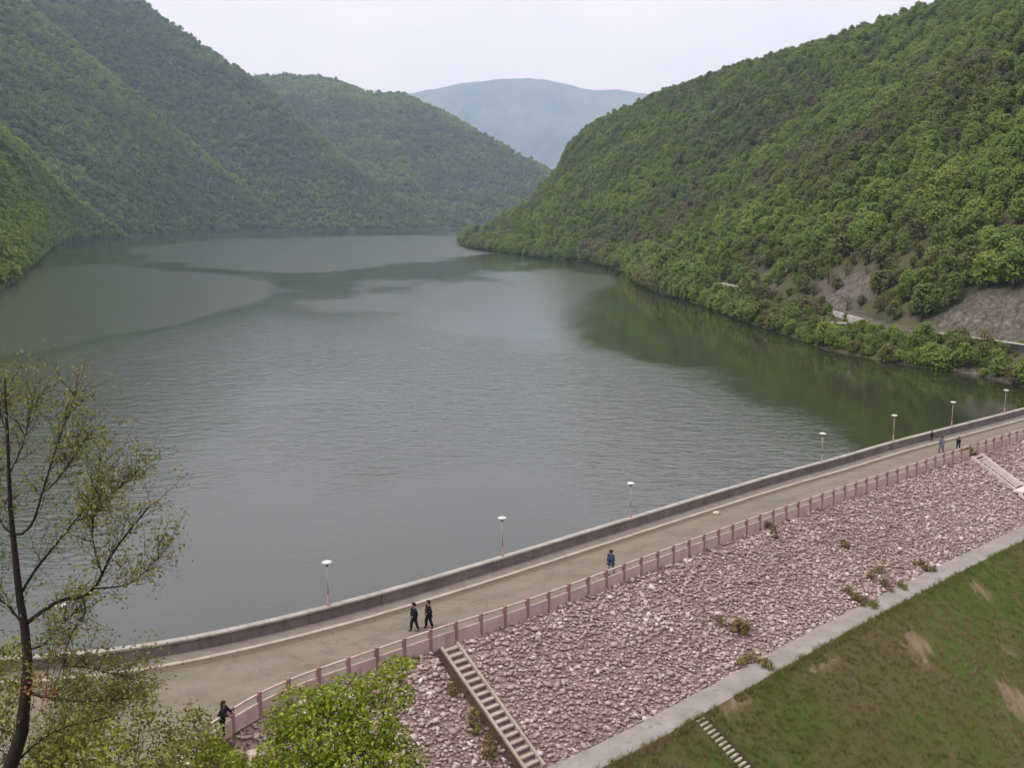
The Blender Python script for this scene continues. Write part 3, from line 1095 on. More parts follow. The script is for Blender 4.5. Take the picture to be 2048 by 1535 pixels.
M_STAIR_PALE = mat_concrete('pale_stair_concrete', lin(222, 208, 198), lin(244, 232, 224), lin(180, 166, 156))


def staircase(name, label, s_c, width, d0, d1, run, zfun, beam_h, mat_t, lines=(), tread_depth=0.26, beam=True, mat_b=M_STAIR):
    p, t, nrm = d_frame(s_c)
    root = empty(name, (p[0], p[1], 0), math.atan2(t[1], t[0]))   # local x along the crest, local -y downhill
    tag(root, label, 'stairs')
    nst = int((d1 - d0) / run)
    sl = math.atan2(zfun(d0 + run) - zfun(d0), run)
    tread = MB().box(width - 0.02, tread_depth, 0.13, None, 0.012).mesh('step')
    for i in range(nst):
        d = d0 + (i + 0.5) * run
        o = link('step', tread, mat_t, root)
        o.location = (rnd.uniform(-0.01, 0.01), -d, float(zfun(d)) + 0.06)
        o.rotation_euler = (0, 0, rnd.uniform(-0.012, 0.012))
    L = (d1 - d0) / math.cos(sl)
    dm = (d0 + d1) / 2
    zm = float(zfun(dm))
    if beam:
        bm_me = MB().box(0.16, L, beam_h, None, 0.012).mesh('side_beam')
        for sx in (-1, 1):
            o = link('side_beam', bm_me, mat_b, root)
            o.location = (sx * (width / 2 + 0.082), -dm, zm + 0.05)
            o.rotation_euler = (-sl, 0, 0)
    for x in lines:
        o = link('ramp_rib', MB().box(0.12, L * 0.8, 0.14, None, 0.01).mesh('ramp_rib'), mat_b, root)
        o.location = (x, -dm - 0.1 * L * math.cos(sl), zm + 0.1 * L * math.sin(sl) + 0.26)
        o.rotation_euler = (-sl, 0, 0)
    stair_zones.append((s_c, width / 2 + 0.22, d0 - 0.2, d1 + 0.2))
    return root


zs = lambda d: slope_z(d)
sA = d_of(gnd(888, 1286, -0.15)[:2])[0][0]
staircase('stairs', 'long straight flight of concrete steps between side beams beside the two people in black', sA, 0.98, 0.35, 8.25, 0.43, zs, 0.34, M_STAIR)
sB = d_of(gnd(1953, 912, -0.2)[:2])[0][0]
p_, t_, n_ = d_frame(sA)
dz_ = lambda d: float(slope_z(d))
ditch = []
for d in np.linspace(0.3, 8.25, 16):
    wob = 0.06 * math.sin(d * 3.1) + 0.05 * math.sin(d * 7.3)
    ditch.append([(*(p_ - t_ * x + n_ * d), dz_(d) + z) for x, z in ((0.66, 0.09), (0.78, -0.07), (0.98 + wob, -0.06), (1.12 + wob, 0.06))])
M_DITCH = plain('ditch_earth', (0.035, 0.022, 0.015, 1), (0.075, 0.052, 0.030, 1), 3.0, 0.95, 0.8, 0.06)
o = link('drain_ditch', grid_mesh('drain_ditch', np.array(ditch), None, True), M_DITCH)
tag(o, 'dark brown earth drain running down beside the long stairs', 'ditch')
stair_zones.append((sA - 0.9, 0.26, 0.1, 8.4))
st2 = staircase('stairs', 'wide ribbed flight of pale steps at the far right end of the rubble slope', sB, 1.9, 0.35, 5.0, 0.42, zs, 0.36, M_STAIR, (-0.5, 0.0, 0.5), 0.26, True, M_STAIR_PALE)
# landing and lower wing of the far stairs
lm = MB().box(4.2, 1.0, 0.22, Matrix.Translation((0.6, -5.5, float(slope_z(5.5)) + 0.25)), 0.02).mesh('landing')
link('landing', lm, M_STAIR_PALE, st2)
for x in (-1.6, 2.6):
    wl_ = MB().box(0.2, 3.0, 0.3, Matrix.Translation((x, -7.0, float(slope_z(7.0)) + 0.2)) @ Matrix.Rotation(math.atan(1 / SLOPE), 4, 'X'), 0.02).mesh('wing_beam')
    link('wing_beam', wl_, M_STAIR_PALE, st2)
stair_zones.append((sB + 0.5, 2.6, 4.8, 8.6))
Pc, sC, dC = hit_slope(1400, 1440)
zs3 = lambda d: BERM_Z - 0.02 - (d - BERM_D - BERM_W) / 1.9
staircase('stairs', 'narrow flight of small whitish steps going down the grass slope', sC, 0.72, BERM_D + BERM_W + 0.1, BERM_D + BERM_W + 6.5, 0.27, zs3, 0.14, M_STAIR, (), 0.17, False)
p_, t_, n_ = d_frame(sC)
ditch = []
for d in np.linspace(BERM_D + BERM_W + 0.05, BERM_D + BERM_W + 6.6, 12):
    ditch.append([(*(p_ + t_ * x + n_ * d), float(zs3(d)) + z) for x, z in ((0.38, 0.10), (0.46, 0.04), (0.60, 0.04), (0.70, 0.10))])
o = link('drain_ditch', grid_mesh('drain_ditch', np.array(ditch), None, True, True), M_DITCH)
tag(o, 'thin dark drain beside the small whitish steps on the grass', 'ditch')

# ------------------------------------------------------------------ rubble stones
_ico = bmesh.new()
bmesh.ops.create_icosphere(_ico, subdivisions=1, radius=1.0)
ICO_V = np.array([v.co[:] for v in _ico.verts])
ICO_F = np.array([[v.index for v in f.verts] for f in _ico.faces])
_ico.free()


def rock_verts(n, rg):
    V = np.repeat(ICO_V[None], n, 0) * (1 + rg.uniform(-0.28, 0.28, (n, 12, 1)))
    V = V * np.stack([rg.uniform(0.85, 1.35, n), rg.uniform(0.7, 1.05, n), rg.uniform(0.34, 0.56, n)], 1)[:, None, :]
    a = rg.uniform(0, 2 * np.pi, n)
    b = rg.normal(0, 0.35, n)
    ca, sa = np.cos(a), np.sin(a)
    cb, sb = np.cos(b), np.sin(b)
    Rz = np.zeros((n, 3, 3))
    Rz[:, 0, 0], Rz[:, 0, 1], Rz[:, 1, 0], Rz[:, 1, 1], Rz[:, 2, 2] = ca, -sa, sa, ca, 1
    Rx = np.zeros((n, 3, 3))
    Rx[:, 0, 0], Rx[:, 1, 1], Rx[:, 1, 2], Rx[:, 2, 1], Rx[:, 2, 2] = 1, cb, -sb, sb, cb
    return np.einsum('nij,nkj->nki', np.einsum('nij,njk->nik', Rz, Rx), V)


rg = np.random.default_rng(3)
sp = 0.215
S_, D_ = np.meshgrid(np.arange(4, DS[-1] - 2, sp), np.arange(0.32, BERM_D + 0.12, sp * 0.92))
S_ = (S_ + rg.uniform(-0.5, 0.5, S_.shape) * sp).ravel()
D_ = (D_ + rg.uniform(-0.5, 0.5, D_.shape) * sp).ravel()
keep = np.ones(len(S_), bool)
for (sc_, hw, d0, d1) in stair_zones:
    keep &= ~((np.abs(S_ - sc_) < hw) & (D_ > d0) & (D_ < d1))
keep &= rg.random(len(S_)) > 0.03
S_, D_ = S_[keep], D_[keep]
PX = np.stack([np.interp(S_, DS, dcurve[:, k]) for k in (0, 1)], 1)
TT = tangents(dcurve)
TX = np.stack([np.interp(S_, DS, TT[:, k]) for k in (0, 1)], 1)
TX /= np.linalg.norm(TX, axis=1)[:, None]
NX = np.stack([TX[:, 1], -TX[:, 0]], 1)
POS = np.column_stack([PX + NX * D_[:, None], -D_ / SLOPE - 0.04 + rg.normal(0, 0.035, len(S_))])
size = np.clip(rg.lognormal(-2.12, 0.36, len(S_)), 0.07, 0.30)
spx, spy, sdep = proj(POS)
infr = (spx > 380) & (spx < 2250) & (spy < 1650)
POS, size, spx, spy, sdep, D_, S_ = POS[infr], size[infr], spx[infr], spy[infr], sdep[infr], D_[infr], S_[infr]
tint_s = np.clip(rg.normal(0.48, 0.26, len(POS)) + 0.5 * (fbm(S_ * 0.18, D_ * 0.35, 3) - 0.5), 0, 1)
tint_s = np.where(rg.random(len(POS)) < 0.012, 1.0, tint_s)
vis = (spx > 860) & (spx < 2040) & (spy < 1530)
app = np.where(vis, size / sdep, 0)
order = np.argsort(-app)
single = order[:300]
rest = np.setdiff1d(np.arange(len(POS)), single)
Vr = rock_verts(len(rest), rg) * size[rest][:, None, None] + POS[rest][:, None, :]
Fr = (ICO_F[None] + (np.arange(len(rest)) * 12)[:, None, None]).reshape(-1, 3)
me = np_mesh('stone_cover', Vr.reshape(-1, 3), Fr, {'tint': np.repeat(tint_s[rest], 12)})
o = link('stone_cover', me, M_STONE, rub)
tag(o, kind='stuff')
rock_me = []
for i in range(14):
    V = rock_verts(1, rg)[0]
    rock_me.append(np_mesh('stone', V, ICO_F, {'tint': np.full(12, np.clip(rg.normal(0.5, 0.22), 0, 1))}))
for m_ in rock_me:
    m_.materials.append(M_STONE)
for i in single:
    o = bpy.data.objects.new('stone', rock_me[int(rg.integers(14))])
    COL.objects.link(o)
    o.parent = rub
    o.location = POS[i]
    o.scale = (size[i],) * 3
    o.rotation_euler = (rg.normal(0, 0.3), rg.normal(0, 0.3), rg.uniform(0, 6.28))


# ------------------------------------------------------------------ leaf clouds
def leaf_quads(C, nrm, size, rg, aspect=0.6):
    """one quad per leaf: centre, facing, size"""
    n = len(C)
    nrm = nrm / (np.linalg.norm(nrm, axis=1)[:, None] + 1e-9)
    a = rg.normal(size=(n, 3))
    u = np.cross(nrm, a)
    u /= np.linalg.norm(u, axis=1)[:, None] + 1e-9
    v = np.cross(nrm, u)
    s = np.asarray(size)[:, None] if np.ndim(size) else size
    u = u * s
    v = v * s * aspect
    bend = nrm * s * 0.18
    Q = np.stack([C - u, C - v * 1.0 + bend, C + u, C + v * 1.0 + bend], 1)
    return Q.reshape(-1, 3), np.arange(n * 4).reshape(n, 4)


def crown_points(rg, n, h0, h1, rad, lobes, conic=0.0):
    """leaf centres and facings on a lobed crown between heights h0 and h1"""
    L = []
    for i in range(lobes):
        f = (i + 0.5) / lobes
        z = h0 + (h1 - h0) * (0.12 + 0.83 * f ** 0.85)
        prof = math.sin(math.pi * min(0.97, 0.22 + 0.72 * f)) ** 0.8 * (1 - conic * f)
        a = i * 2.4 + rg.uniform(-0.5, 0.5)
        r = rad * prof * rg.uniform(0.35, 0.75)
        L.append((r * math.cos(a), r * math.sin(a), z, rad * rg.uniform(0.34, 0.56) * (0.65 + 0.5 * prof)))
    L.append((0, 0, h1 - rad * 0.30, rad * 0.45))
    L = np.array(L)
    wgt = L[:, 3] ** 2
    idx = rg.choice(len(L), n, p=wgt / wgt.sum())
    dirs = rg.normal(size=(n, 3))
    dirs[:, 2] += 0.35
    dirs /= np.linalg.norm(dirs, axis=1)[:, None]
    rr = L[idx, 3] * rg.uniform(0.5, 1.18, n)
    C = L[idx, :3] + dirs * rr[:, None] * np.array([1, 1, 0.82])
    N = dirs * 0.6 + rg.normal(0, 0.65, (n, 3)) + np.array([0, 0, 0.85])
    return C, N


def trunk_mb(rg, h, rad, limbs, top, crown_r):
    mb = MB()
    lean = rg.normal(0, 0.03, 2) * h
    pts = [(0, 0, -0.4), (lean[0] * 0.2, lean[1] * 0.2, h * 0.3), (lean[0] * 0.6, lean[1] * 0.6, h * 0.62), (lean[0], lean[1], top)]
    mb.tube(pts, [rad * 1.25, rad, rad * 0.7, rad * 0.2], 6)
    for i in range(limbs):
        a = i * 2.4 + rg.uniform(-0.4, 0.4)
        z0 = h * rg.uniform(0.25, 0.6)
        r = crown_r * rg.uniform(0.5, 0.85)
        mb.tube([(0, 0, z0), (r * 0.5 * math.cos(a), r * 0.5 * math.sin(a), z0 + h * 0.12), (r * math.cos(a), r * math.sin(a), z0 + h * 0.28)], [rad * 0.5, rad * 0.35, rad * 0.1], 5)
    return mb


# tree kinds of the woods: (height 1 is about 7 m)
def make_kind(seed, nleaf, lsize, h, rad, lobes, conic=0.0, h0=0.14):
    rg = np.random.default_rng(seed)
    C, N = crown_points(rg, nleaf, h * h0, h, rad, lobes, conic)
    V, Fq = leaf_quads(C, N, rg.uniform(0.7, 1.25, nleaf) * lsize, rg, 0.8)
    leafv = np.repeat(np.clip(rg.normal(0.5, 0.22, nleaf), 0, 1), 4)
    crown = np_mesh('crown', V, Fq, {'leaf': leafv})
    crown.materials.append(M_FOREST)
    trunk = trunk_mb(rg, h, 0.12 + 0.012 * h, 4, h * 0.85, rad).mesh('trunk')
    trunk.materials.append(M_TRUNK)
    # one joined mesh for the mass of the wood
    tv = np.array([v.co[:] for v in trunk.vertices])
    bm = bmesh.new()
    bm.from_mesh(crown)
    nface = len(bm.faces)
    bm.from_mesh(trunk)
    bm.faces.ensure_lookup_table()
    for f in bm.faces[nface:]:
        f.material_index = 1
    jm = bpy.data.meshes.new('wood_tree')
    bm.to_mesh(jm)
    bm.free()
    jm.materials.append(M_FOREST)
    jm.materials.append(M_TRUNK)
    return crown, trunk, jm, h, rad


NEAR_KINDS = [make_kind(101, 1150, 0.34, 7.0, 2.9, 9), make_kind(102, 1300, 0.33, 7.6, 3.2, 11), make_kind(103, 950, 0.33, 6.2, 2.8, 8),
              make_kind(104, 1200, 0.33, 8.6, 2.7, 11, 0.25), make_kind(105, 900, 0.32, 5.0, 2.9, 8), make_kind(106, 1250, 0.35, 7.8, 3.6, 12)]
BARE_KINDS = [make_kind(111, 420, 0.22, 6.5, 2.6, 9), make_kind(112, 480, 0.22, 7.2, 2.9, 10)]
BUSH_KINDS = [make_kind(121, 1150, 0.31, 4.4, 2.9, 9, 0, 0.0), make_kind(122, 1250, 0.30, 5.4, 3.2, 10, 0, 0.0), make_kind(123, 1000, 0.30, 3.6, 2.6, 8, 0, 0.0)]
FAR_KINDS = [make_kind(131, 240, 0.95, 8.0, 4.2, 7), make_kind(132, 260, 0.95, 9.0, 4.4, 8), make_kind(133, 220, 0.9, 7.0, 4.0, 6), make_kind(134, 240, 0.95, 9.5, 3.8, 8, 0.2)]


def proto_collection(name, kinds):
    c = bpy.data.collections.new(name)
    for i, k in enumerate(kinds):
        o = bpy.data.objects.new('wood_tree', k[2])
        c.objects.link(o)
    return c


PC_NEAR = proto_collection('wood_near', NEAR_KINDS + BARE_KINDS + BUSH_KINDS)
PC_FAR = proto_collection('wood_far', FAR_KINDS)


def scatter_object(name, groups, label, cat, mats=()):
    """groups: list of (collection, P, scale, rot, tint, pick); ONE object of many instances"""
    V = np.vstack([g[1] for g in groups])
    me = bpy.data.meshes.new(name)
    me.vertices.add(len(V))
    me.vertices.foreach_set('co', V.astype(np.float32).ravel())
    which = np.concatenate([np.full(len(g[1]), i) for i, g in enumerate(groups)])
    for an, k in (('scl', 2), ('rotz', 3), ('tint', 4)):
        a = me.attributes.new(an, 'FLOAT', 'POINT')
        a.data.foreach_set('value', np.concatenate([g[k] for g in groups]).astype(np.float32))
    a = me.attributes.new('pick', 'INT', 'POINT')
    a.data.foreach_set('value', np.concatenate([g[5] for g in groups]).astype(np.int32))
    a = me.attributes.new('which', 'INT', 'POINT')
    a.data.foreach_set('value', which.astype(np.int32))
    o = bpy.data.objects.new(name, me)
    COL.objects.link(o)
    ng = bpy.data.node_groups.new(name + '_nodes', 'GeometryNodeTree')
    ng.interface.new_socket('Geometry', in_out='INPUT', socket_type='NodeSocketGeometry')
    ng.interface.new_socket('Geometry', in_out='OUTPUT', socket_type='NodeSocketGeometry')
    gi = ng.nodes.new('NodeGroupInput')
    go = ng.nodes.new('NodeGroupOutput')
    jn = ng.nodes.new('GeometryNodeJoinGeometry')

    def named(nm, typ='FLOAT'):
        x = ng.nodes.new('GeometryNodeInputNamedAttribute')
        x.data_type = typ
        x.inputs['Name'].default_value = nm
        return x.outputs['Attribute']
    for i, g in enumerate(groups):
        ci = ng.nodes.new('GeometryNodeCollectionInfo')
        ci.inputs['Collection'].default_value = g[0]
        ci.inputs['Separate Children'].default_value = True
        ci.inputs['Reset Children'].default_value = True
        iop = ng.nodes.new('GeometryNodeInstanceOnPoints')
        cmp_ = ng.nodes.new('FunctionNodeCompare')
        cmp_.data_type = 'INT'
        cmp_.operation = 'EQUAL'
        ng.links.new(named('which', 'INT'), cmp_.inputs[2])
        cmp_.inputs[3].default_value = i
        ng.links.new(cmp_.outputs[0], iop.inputs['Selection'])
        ng.links.new(gi.outputs[0], iop.inputs['Points'])
        ng.links.new(ci.outputs[0], iop.inputs['Instance'])
        iop.inputs['Pick Instance'].default_value = True
        ng.links.new(named('pick', 'INT'), iop.inputs['Instance Index'])
        cx = ng.nodes.new('ShaderNodeCombineXYZ')
        ng.links.new(named('rotz'), cx.inputs['Z'])
        er = ng.nodes.new('FunctionNodeEulerToRotation')
        ng.links.new(cx.outputs[0], er.inputs[0])
        ng.links.new(er.outputs[0], iop.inputs['Rotation'])
        ng.links.new(named('scl'), iop.inputs['Scale'])
        ng.links.new(iop.outputs[0], jn.inputs[0])
    ng.links.new(jn.outputs[0], go.inputs[0])
    md = o.modifiers.new('scatter', 'NODES')
    md.node_group = ng
    tag(o, label, cat, kind='stuff')
    return o


def thin(P, r, rg):
    """keep points at least about r apart (grid hash)"""
    idx = rg.permutation(len(P))
    cell = {}
    out = []
    for i in idx:
        c = (int(P[i, 0] // r), int(P[i, 1] // r))
        ok = True
        for a in (-1, 0, 1):
            for b in (-1, 0, 1):
                for j in cell.get((c[0] + a, c[1] + b), ()):
                    if (P[i, 0] - P[j, 0]) ** 2 + (P[i, 1] - P[j, 1]) ** 2 + (P[i, 2] - P[j, 2]) ** 2 < r * r:
                        ok = False
                        break
                if not ok:
                    break
            if not ok:
                break
        if ok:
            cell.setdefault(c, []).append(i)
            out.append(i)
    return np.array(out)


def scatter_grid(G, spacing, rg, rows_max=None):
    """random points over a hill mesh in proportion to its area"""
    a, b, c, d = G[:-1, :-1], G[:-1, 1:], G[1:, 1:], G[1:, :-1]
    ar = 0.5 * np.linalg.norm(np.cross(b - a, d - a), axis=2) + 0.5 * np.linalg.norm(np.cross(b - c, d - c), axis=2)
    if rows_max:
        ar[rows_max:] = 0
    px, py, dep = proj(a)
    ar = np.where((px > -260) & (px < 2330) & (py > -260) & (dep > 10), ar, 0)
    n = int(ar.sum() / spacing ** 2 * 1.9)
    k = rg.choice(ar.size, n, p=(ar / ar.sum()).ravel())
    i, j = np.unravel_index(k, ar.shape)
    u, v = rg.random(n)[:, None], rg.random(n)[:, None]
    P = a[i, j] * (1 - u) * (1 - v) + b[i, j] * u * (1 - v) + c[i, j] * u * v + d[i, j] * (1 - u) * v
    kp = P[:, 2] > -3.2
    P, i = P[kp], i[kp]
    q = thin(P, spacing * 0.78, rg)
    return P[q], i[q] / float(G.shape[0] - 7)


groups = []
rgf = np.random.default_rng(77)
n_left = 0
for G_, spc, bias, rowsm in ((GA, 5.4, 0.17, 48), (GB, 6.4, 0.05, 52), (GC, 7.2, -0.06, 52), (GD, 8.6, -0.05, 46)):
    P, vv_ = scatter_grid(G_, spc, rgf, rowsm)
    n_ = len(P)
    patch = fbm(P[:, 0] * 0.012, P[:, 1] * 0.012 + P[:, 2] * 0.02, 4) - 0.5
    pa = 0.5 if bias > 0.15 else 1.0
    patch = patch * pa
    tint = 0.47 + bias + 0.32 * np.exp(-((vv_ - 0.96) / 0.13) ** 2) + 1.1 * patch + rgf.normal(0, 0.13, n_)  # bright ridge lines painted into the leaf tint along each crest
    low = np.clip(1 - (P[:, 2] + 4) / 45, 0, 1)
    tint = tint + (0.20 if bias > 0.15 else 0.12) * low
    sc_ = spc / 7.2 * rgf.uniform(0.6, 1.4, n_)
    P[:, 2] -= 0.8
    groups.append((PC_FAR, P, sc_, rgf.uniform(0, 6.28, n_), np.clip(tint, 0, 1), rgf.integers(0, len(FAR_KINDS), n_)))
    n_left += n_
scatter_object('forest', groups, 'dense spring green woods covering the ridges of the left shore', 'forest')

# right hillside woods: nearest trees one by one, the rest as one mass
n_try = 70000
dR = rgf.uniform(0.6, 330, n_try)
YR = 118 + (1300 - 118) * rgf.random(n_try) ** 0.92
XR = shore_x(YR) + dR
ZR = zR(dR, YR)
P = np.column_stack([XR, YR, ZR])
px, py, dep = proj(P)
ok = (px > 850) & (px < 2330) & (py > -260)
scR = scar_at(dR, YR)
ok &= ~((dR > 10.2) & (dR < 15.9))                                   # the road along the bank stays clear
ok &= (scR < 0.42) | (rgf.random(n_try) < 0.05)
ok &= ~((dR < 3) & (YR < 186))
_b = np.exp(-((YR - 254) / 24) ** 2) * np.exp(-((dR - 20) / 11) ** 2)
ok &= rgf.random(n_try) > _b * 0.45
P, dR, YR, scR = P[ok], dR[ok], YR[ok], scR[ok]
# extra trees at the water's edge
ne = 4600
dE = rgf.uniform(0.2, 9.2, ne)
YE = 156 + (1040 - 156) * rgf.random(ne) ** 1.3
dE = np.where(YE < 186, np.maximum(dE, 2.6), dE)
ne2 = 1500
dE[:ne2] = 0.3 + 9.5 * rgf.random(ne2) ** 1.35
YE[:ne2] = rgf.uniform(150, 330, ne2)
PE = np.column_stack([shore_x(YE) + dE, YE, zR(dE, YE)])
P = np.vstack([PE, P])
dR = np.concatenate([dE, dR])
YR = np.concatenate([YE, YR])
selA = thin(P[:ne], 2.0, rgf)
selB = ne + thin(P[ne:], 2.95, rgf)
sel = np.concatenate([selA, selB])
P, dR, YR = P[sel], dR[sel], YR[sel]
nR = len(P)
patch = fbm(P[:, 0] * 0.022 + 7, P[:, 1] * 0.016, 4) - 0.5
tint = 0.52 + 1.0 * patch + rgf.normal(0, 0.17, nR)
brown = np.exp(-((YR - 254) / 26) ** 2) * np.exp(-((dR - 20) / 16) ** 2) + 0.5 * np.exp(-((YR - 330) / 30) ** 2) * np.exp(-((dR - 20) / 14) ** 2)
tint = tint - 0.75 * brown
tint = np.where(dR < 9, tint - 0.03, tint)
near_bright = np.exp(-((YR - 225) / 60) ** 2) * np.clip((dR - 28) / 20, 0, 1)
tint = np.clip(tint + 0.12 * near_bright, 0, 1)
NN, NB, NS = len(NEAR_KINDS), len(BARE_KINDS), len(BUSH_KINDS)
pick = rgf.integers(0, NN, nR)
pick = np.where((tint < 0.16) & (rgf.random(nR) < 0.7), NN + rgf.integers(0, NB, nR), pick)
pick = np.where((dR < 9.5) & (rgf.random(nR) < 0.75), NN + NB + rgf.integers(0, NS, nR), pick)
sclR = rgf.uniform(0.42, 1.05, nR) * np.where(dR < 9.5, np.clip(0.80 + (YR - 180) / 300, 0.80, 1.5), 1.0)
sclR = sclR * np.where(YR > 600, 1.1, 1.0)
sclR = sclR * np.where((dR < 10) & (YR < 345), np.clip(0.72 + 0.2 * np.sin(YR * 0.21) + 0.045 * np.clip(5 - dR, -5, 5), 0.45, 1.15), 1.0)
lowb = ((YR > 213) & (YR < 239)) | ((YR > 288) & (YR < 334))
sclR = sclR * np.where((dR < 10.2) & lowb, np.where(dR < 4.5, 0.82, 0.5), 1.0)
sclR = sclR * np.where((brown > 0.35) & (dR > 10), 0.8, 1.0)
rotR = rgf.uniform(0, 6.28, nR)
P[:, 2] -= 0.25
ppx, ppy, pdep = proj(P)
hgt = np.array([k[3] for k in NEAR_KINDS + BARE_KINDS + BUSH_KINDS])[pick]
app = np.where((ppx > -20) & (ppx < 2068) & (ppy > 30) & (ppy < 800), sclR * hgt / pdep, 0)
order = np.argsort(-app)
N_SINGLE = 296
single, rest = order[:N_SINGLE], order[N_SINGLE:]
scatter_object('forest', [(PC_NEAR, P[rest], sclR[rest], rotR[rest], tint[rest], pick[rest])], 'dense spring green woods on the upper and farther part of the right hillside', 'forest')
ALLK = NEAR_KINDS + BARE_KINDS + BUSH_KINDS


def tree_words(i):
    t, d, p = tint[i], dR[i], pick[i]
    colr = 'bare brownish' if t < 0.2 else ('olive green' if t < 0.42 else ('fresh green' if t < 0.68 else 'bright yellow green'))
    if p >= NN + NB:
        return f'{colr} waterside bush leaning over the right shore below the bank road', 'bush', f'{colr} bushes along the right shore', 'bush'
    if d < 10.5:
        return f'{colr} tree at the water edge of the right shore below the bank road', 'tree', f'{colr} trees along the right shore', 'waterside_tree'
    y = YR[i]
    sz = 'small ' if sclR[i] < 0.78 else ''
    if d < 45 and p < NN + NB:
        where = ('beside the grey rock face' if y < 212 else 'between rock face and earth cut' if y < 236 else 'over the brown earth cut' if y < 275 else 'beyond the brown earth cut')
        return f'{sz}{colr} tree above the bank road {where}', 'tree', f'{sz}{colr} trees above the bank road {where}', 'hillside_tree'
    if p < NN + NB:
        where = ('near the right edge' if ppx[i] > 1800 else 'left of the nearest trees' if y > 260 else 'above the rock face')
        lev = 'halfway up' if d < 80 else 'high up'
        return f'{sz}{colr} tree {lev} the right hillside {where}', 'tree', f'{sz}{colr} trees {lev} the right hillside {where}', 'hillside_tree'
    if d < 45:
        return f'{colr} tree just above the bank road on the lower right hillside', 'tree', f'{colr} trees above the bank road', 'hillside_tree'
    return f'{colr} tree higher up on the near part of the right hillside', 'tree', f'{colr} trees high on the right hillside', 'hillside_tree'


for i in single:
    lab, cat, grp, nm = tree_words(i)
    root = bpy.data.objects.new(nm, None)
    COL.objects.link(root)
    root.location = P[i]
    root.rotation_euler = (0, 0, rotR[i])
    root.scale = (sclR[i] * rgf.uniform(0.9, 1.12), sclR[i] * rgf.uniform(0.9, 1.12), sclR[i])
    tag(root, lab, cat, grp)
    k = ALLK[pick[i]]
    c = bpy.data.objects.new('crown', k[0])
    COL.objects.link(c)
    c.parent = root
    c['tint'] = float(tint[i])
    c = bpy.data.objects.new('trunk', k[1])
    COL.objects.link(c)
    c.parent = root

# ------------------------------------------------------------------ walls along the bank road on the right shore
def bank_wall(name, label, Y0, Y1, doff, h, thick, mat, cat, z0=0.7, coping=False, dip=0.0):
    ys = np.linspace(Y0, Y1, 14)
    C = np.column_stack([smooth(shore_x(ys)[:, None], 3, 2)[:, 0] + doff, ys])
    root = empty(name, (C[7][0], C[7][1], z0))
    tag(root, label, cat)
    prof = [(-thick / 2, z0 - 0.8), (-thick / 2, z0 + h), (thick / 2, z0 + h), (thick / 2, z0 - 0.8)]
    child('wall_body', sweep(C, prof, True, True, 'wall_body'), mat, root)
    if coping:
        prof = [(-thick / 2 - 0.12, z0 + h + 0.003), (-thick / 2 - 0.12, z0 + h + 0.18), (thick / 2 + 0.12, z0 + h + 0.18), (thick / 2 + 0.12, z0 + h + 0.003)]
        child('coping', sweep(C, prof, True, True, 'coping'), M_WHITEWALL, root)
    return root


M_DARKWALL = mat_concrete('dark_masonry', lin(70, 64, 62), lin(98, 90, 86), lin(52, 48, 46))
bank_wall('roadside_wall', 'dark retaining wall with white coping along the bank road nearest the dam', 150, 200, 10.2, 0.55, 0.5, M_DARKWALL, 'wall', 1.0, True)
bank_wall('roadside_wall', 'short white parapet on the bank road beside a bright green bush', 216, 236, 10.2, 1.1, 0.45, M_WHITEWALL, 'wall', 1.0)
bank_wall('roadside_wall', 'white parapet on the bank road among brown bare trees', 292, 330, 10.2, 1.5, 0.45, M_WHITEWALL, 'wall', 1.0)
# pale culvert wing seen among the bushes
hb = MB()
hb.box(1.1, 0.5, 2.6, Matrix.Translation((0, 0, 1.3)), 0.03).box(4.0, 0.5, 0.35, Matrix.Translation((-2.2, 0.1, 0.9)), 0.03)
yb = 221.0
o = link('culvert_head', hb.mesh('culvert_head'), M_WHITEWALL)
o.location = (float(shore_x(yb)) + 8.6, yb, -0.2)
o.rotation_euler = (0, 0, R(-25))
tag(o, 'pale concrete culvert head wall on the bank below the bank road', 'culvert')

# ------------------------------------------------------------------ lamps along the parapet
def lamp_post():
    root = empty('street_lamp', (0, 0, 0))
    link('foot', MB().lathe([(0.11, 0.0), (0.11, 0.05), (0.075, 0.10), (0.07, 0.62), (0.045, 0.70)], 12).mesh('foot', True), M_LAMP_B, root)
    link('pole', MB().lathe([(0.042, 0.69), (0.036, 2.66)], 10).mesh('pole', True), M_LAMP_P, root)
    link('collar', MB().lathe([(0.06, 2.56), (0.085, 2.62), (0.085, 2.72), (0.06, 2.76)], 12).mesh('collar', True), M_DARKM, root)
    link('lamp_shade', MB().lathe([(0.10, 2.76), (0.30, 2.79), (0.325, 2.81), (0.31, 2.85), (0.20, 2.895), (0.06, 2.91)], 20).mesh('lamp_shade', True), M_LAMP_W, root)
    link('lamp_glass', MB().lathe([(0.16, 2.70), (0.18, 2.73), (0.18, 2.765)], 14).mesh('lamp_glass', True), M_LAMP_W, root)
    return root


LAMPS = [((137, 1301), 'white disc lamp on thin post half hidden behind the bare tree branches'),
         ((657, 1206), 'disc lamp on the parapet nearest to the two people in black'),
         ((1007, 1110), 'disc lamp on the parapet third from the left, above the middle of the road'),
         ((1264, 1033), 'disc lamp on the parapet opposite the walker in blue jacket'),
         ((1645, 922), 'disc lamp on the parapet where ruffled pale water meets dark green water'),
         ((1784, 882), 'disc lamp standing against dark green water, just left of the distant walkers'),
         ((1905, 853), 'disc lamp on the parapet behind the three distant walkers'),
         ((2010, 826), 'rightmost disc lamp at the far end of the parapet below the gravel shore')]


def copy_tree(o, parent=None):
    c = o.copy()
    COL.objects.link(c)
    c.parent = parent
    for ch in list(o.children):
        copy_tree(ch, c)
    return c


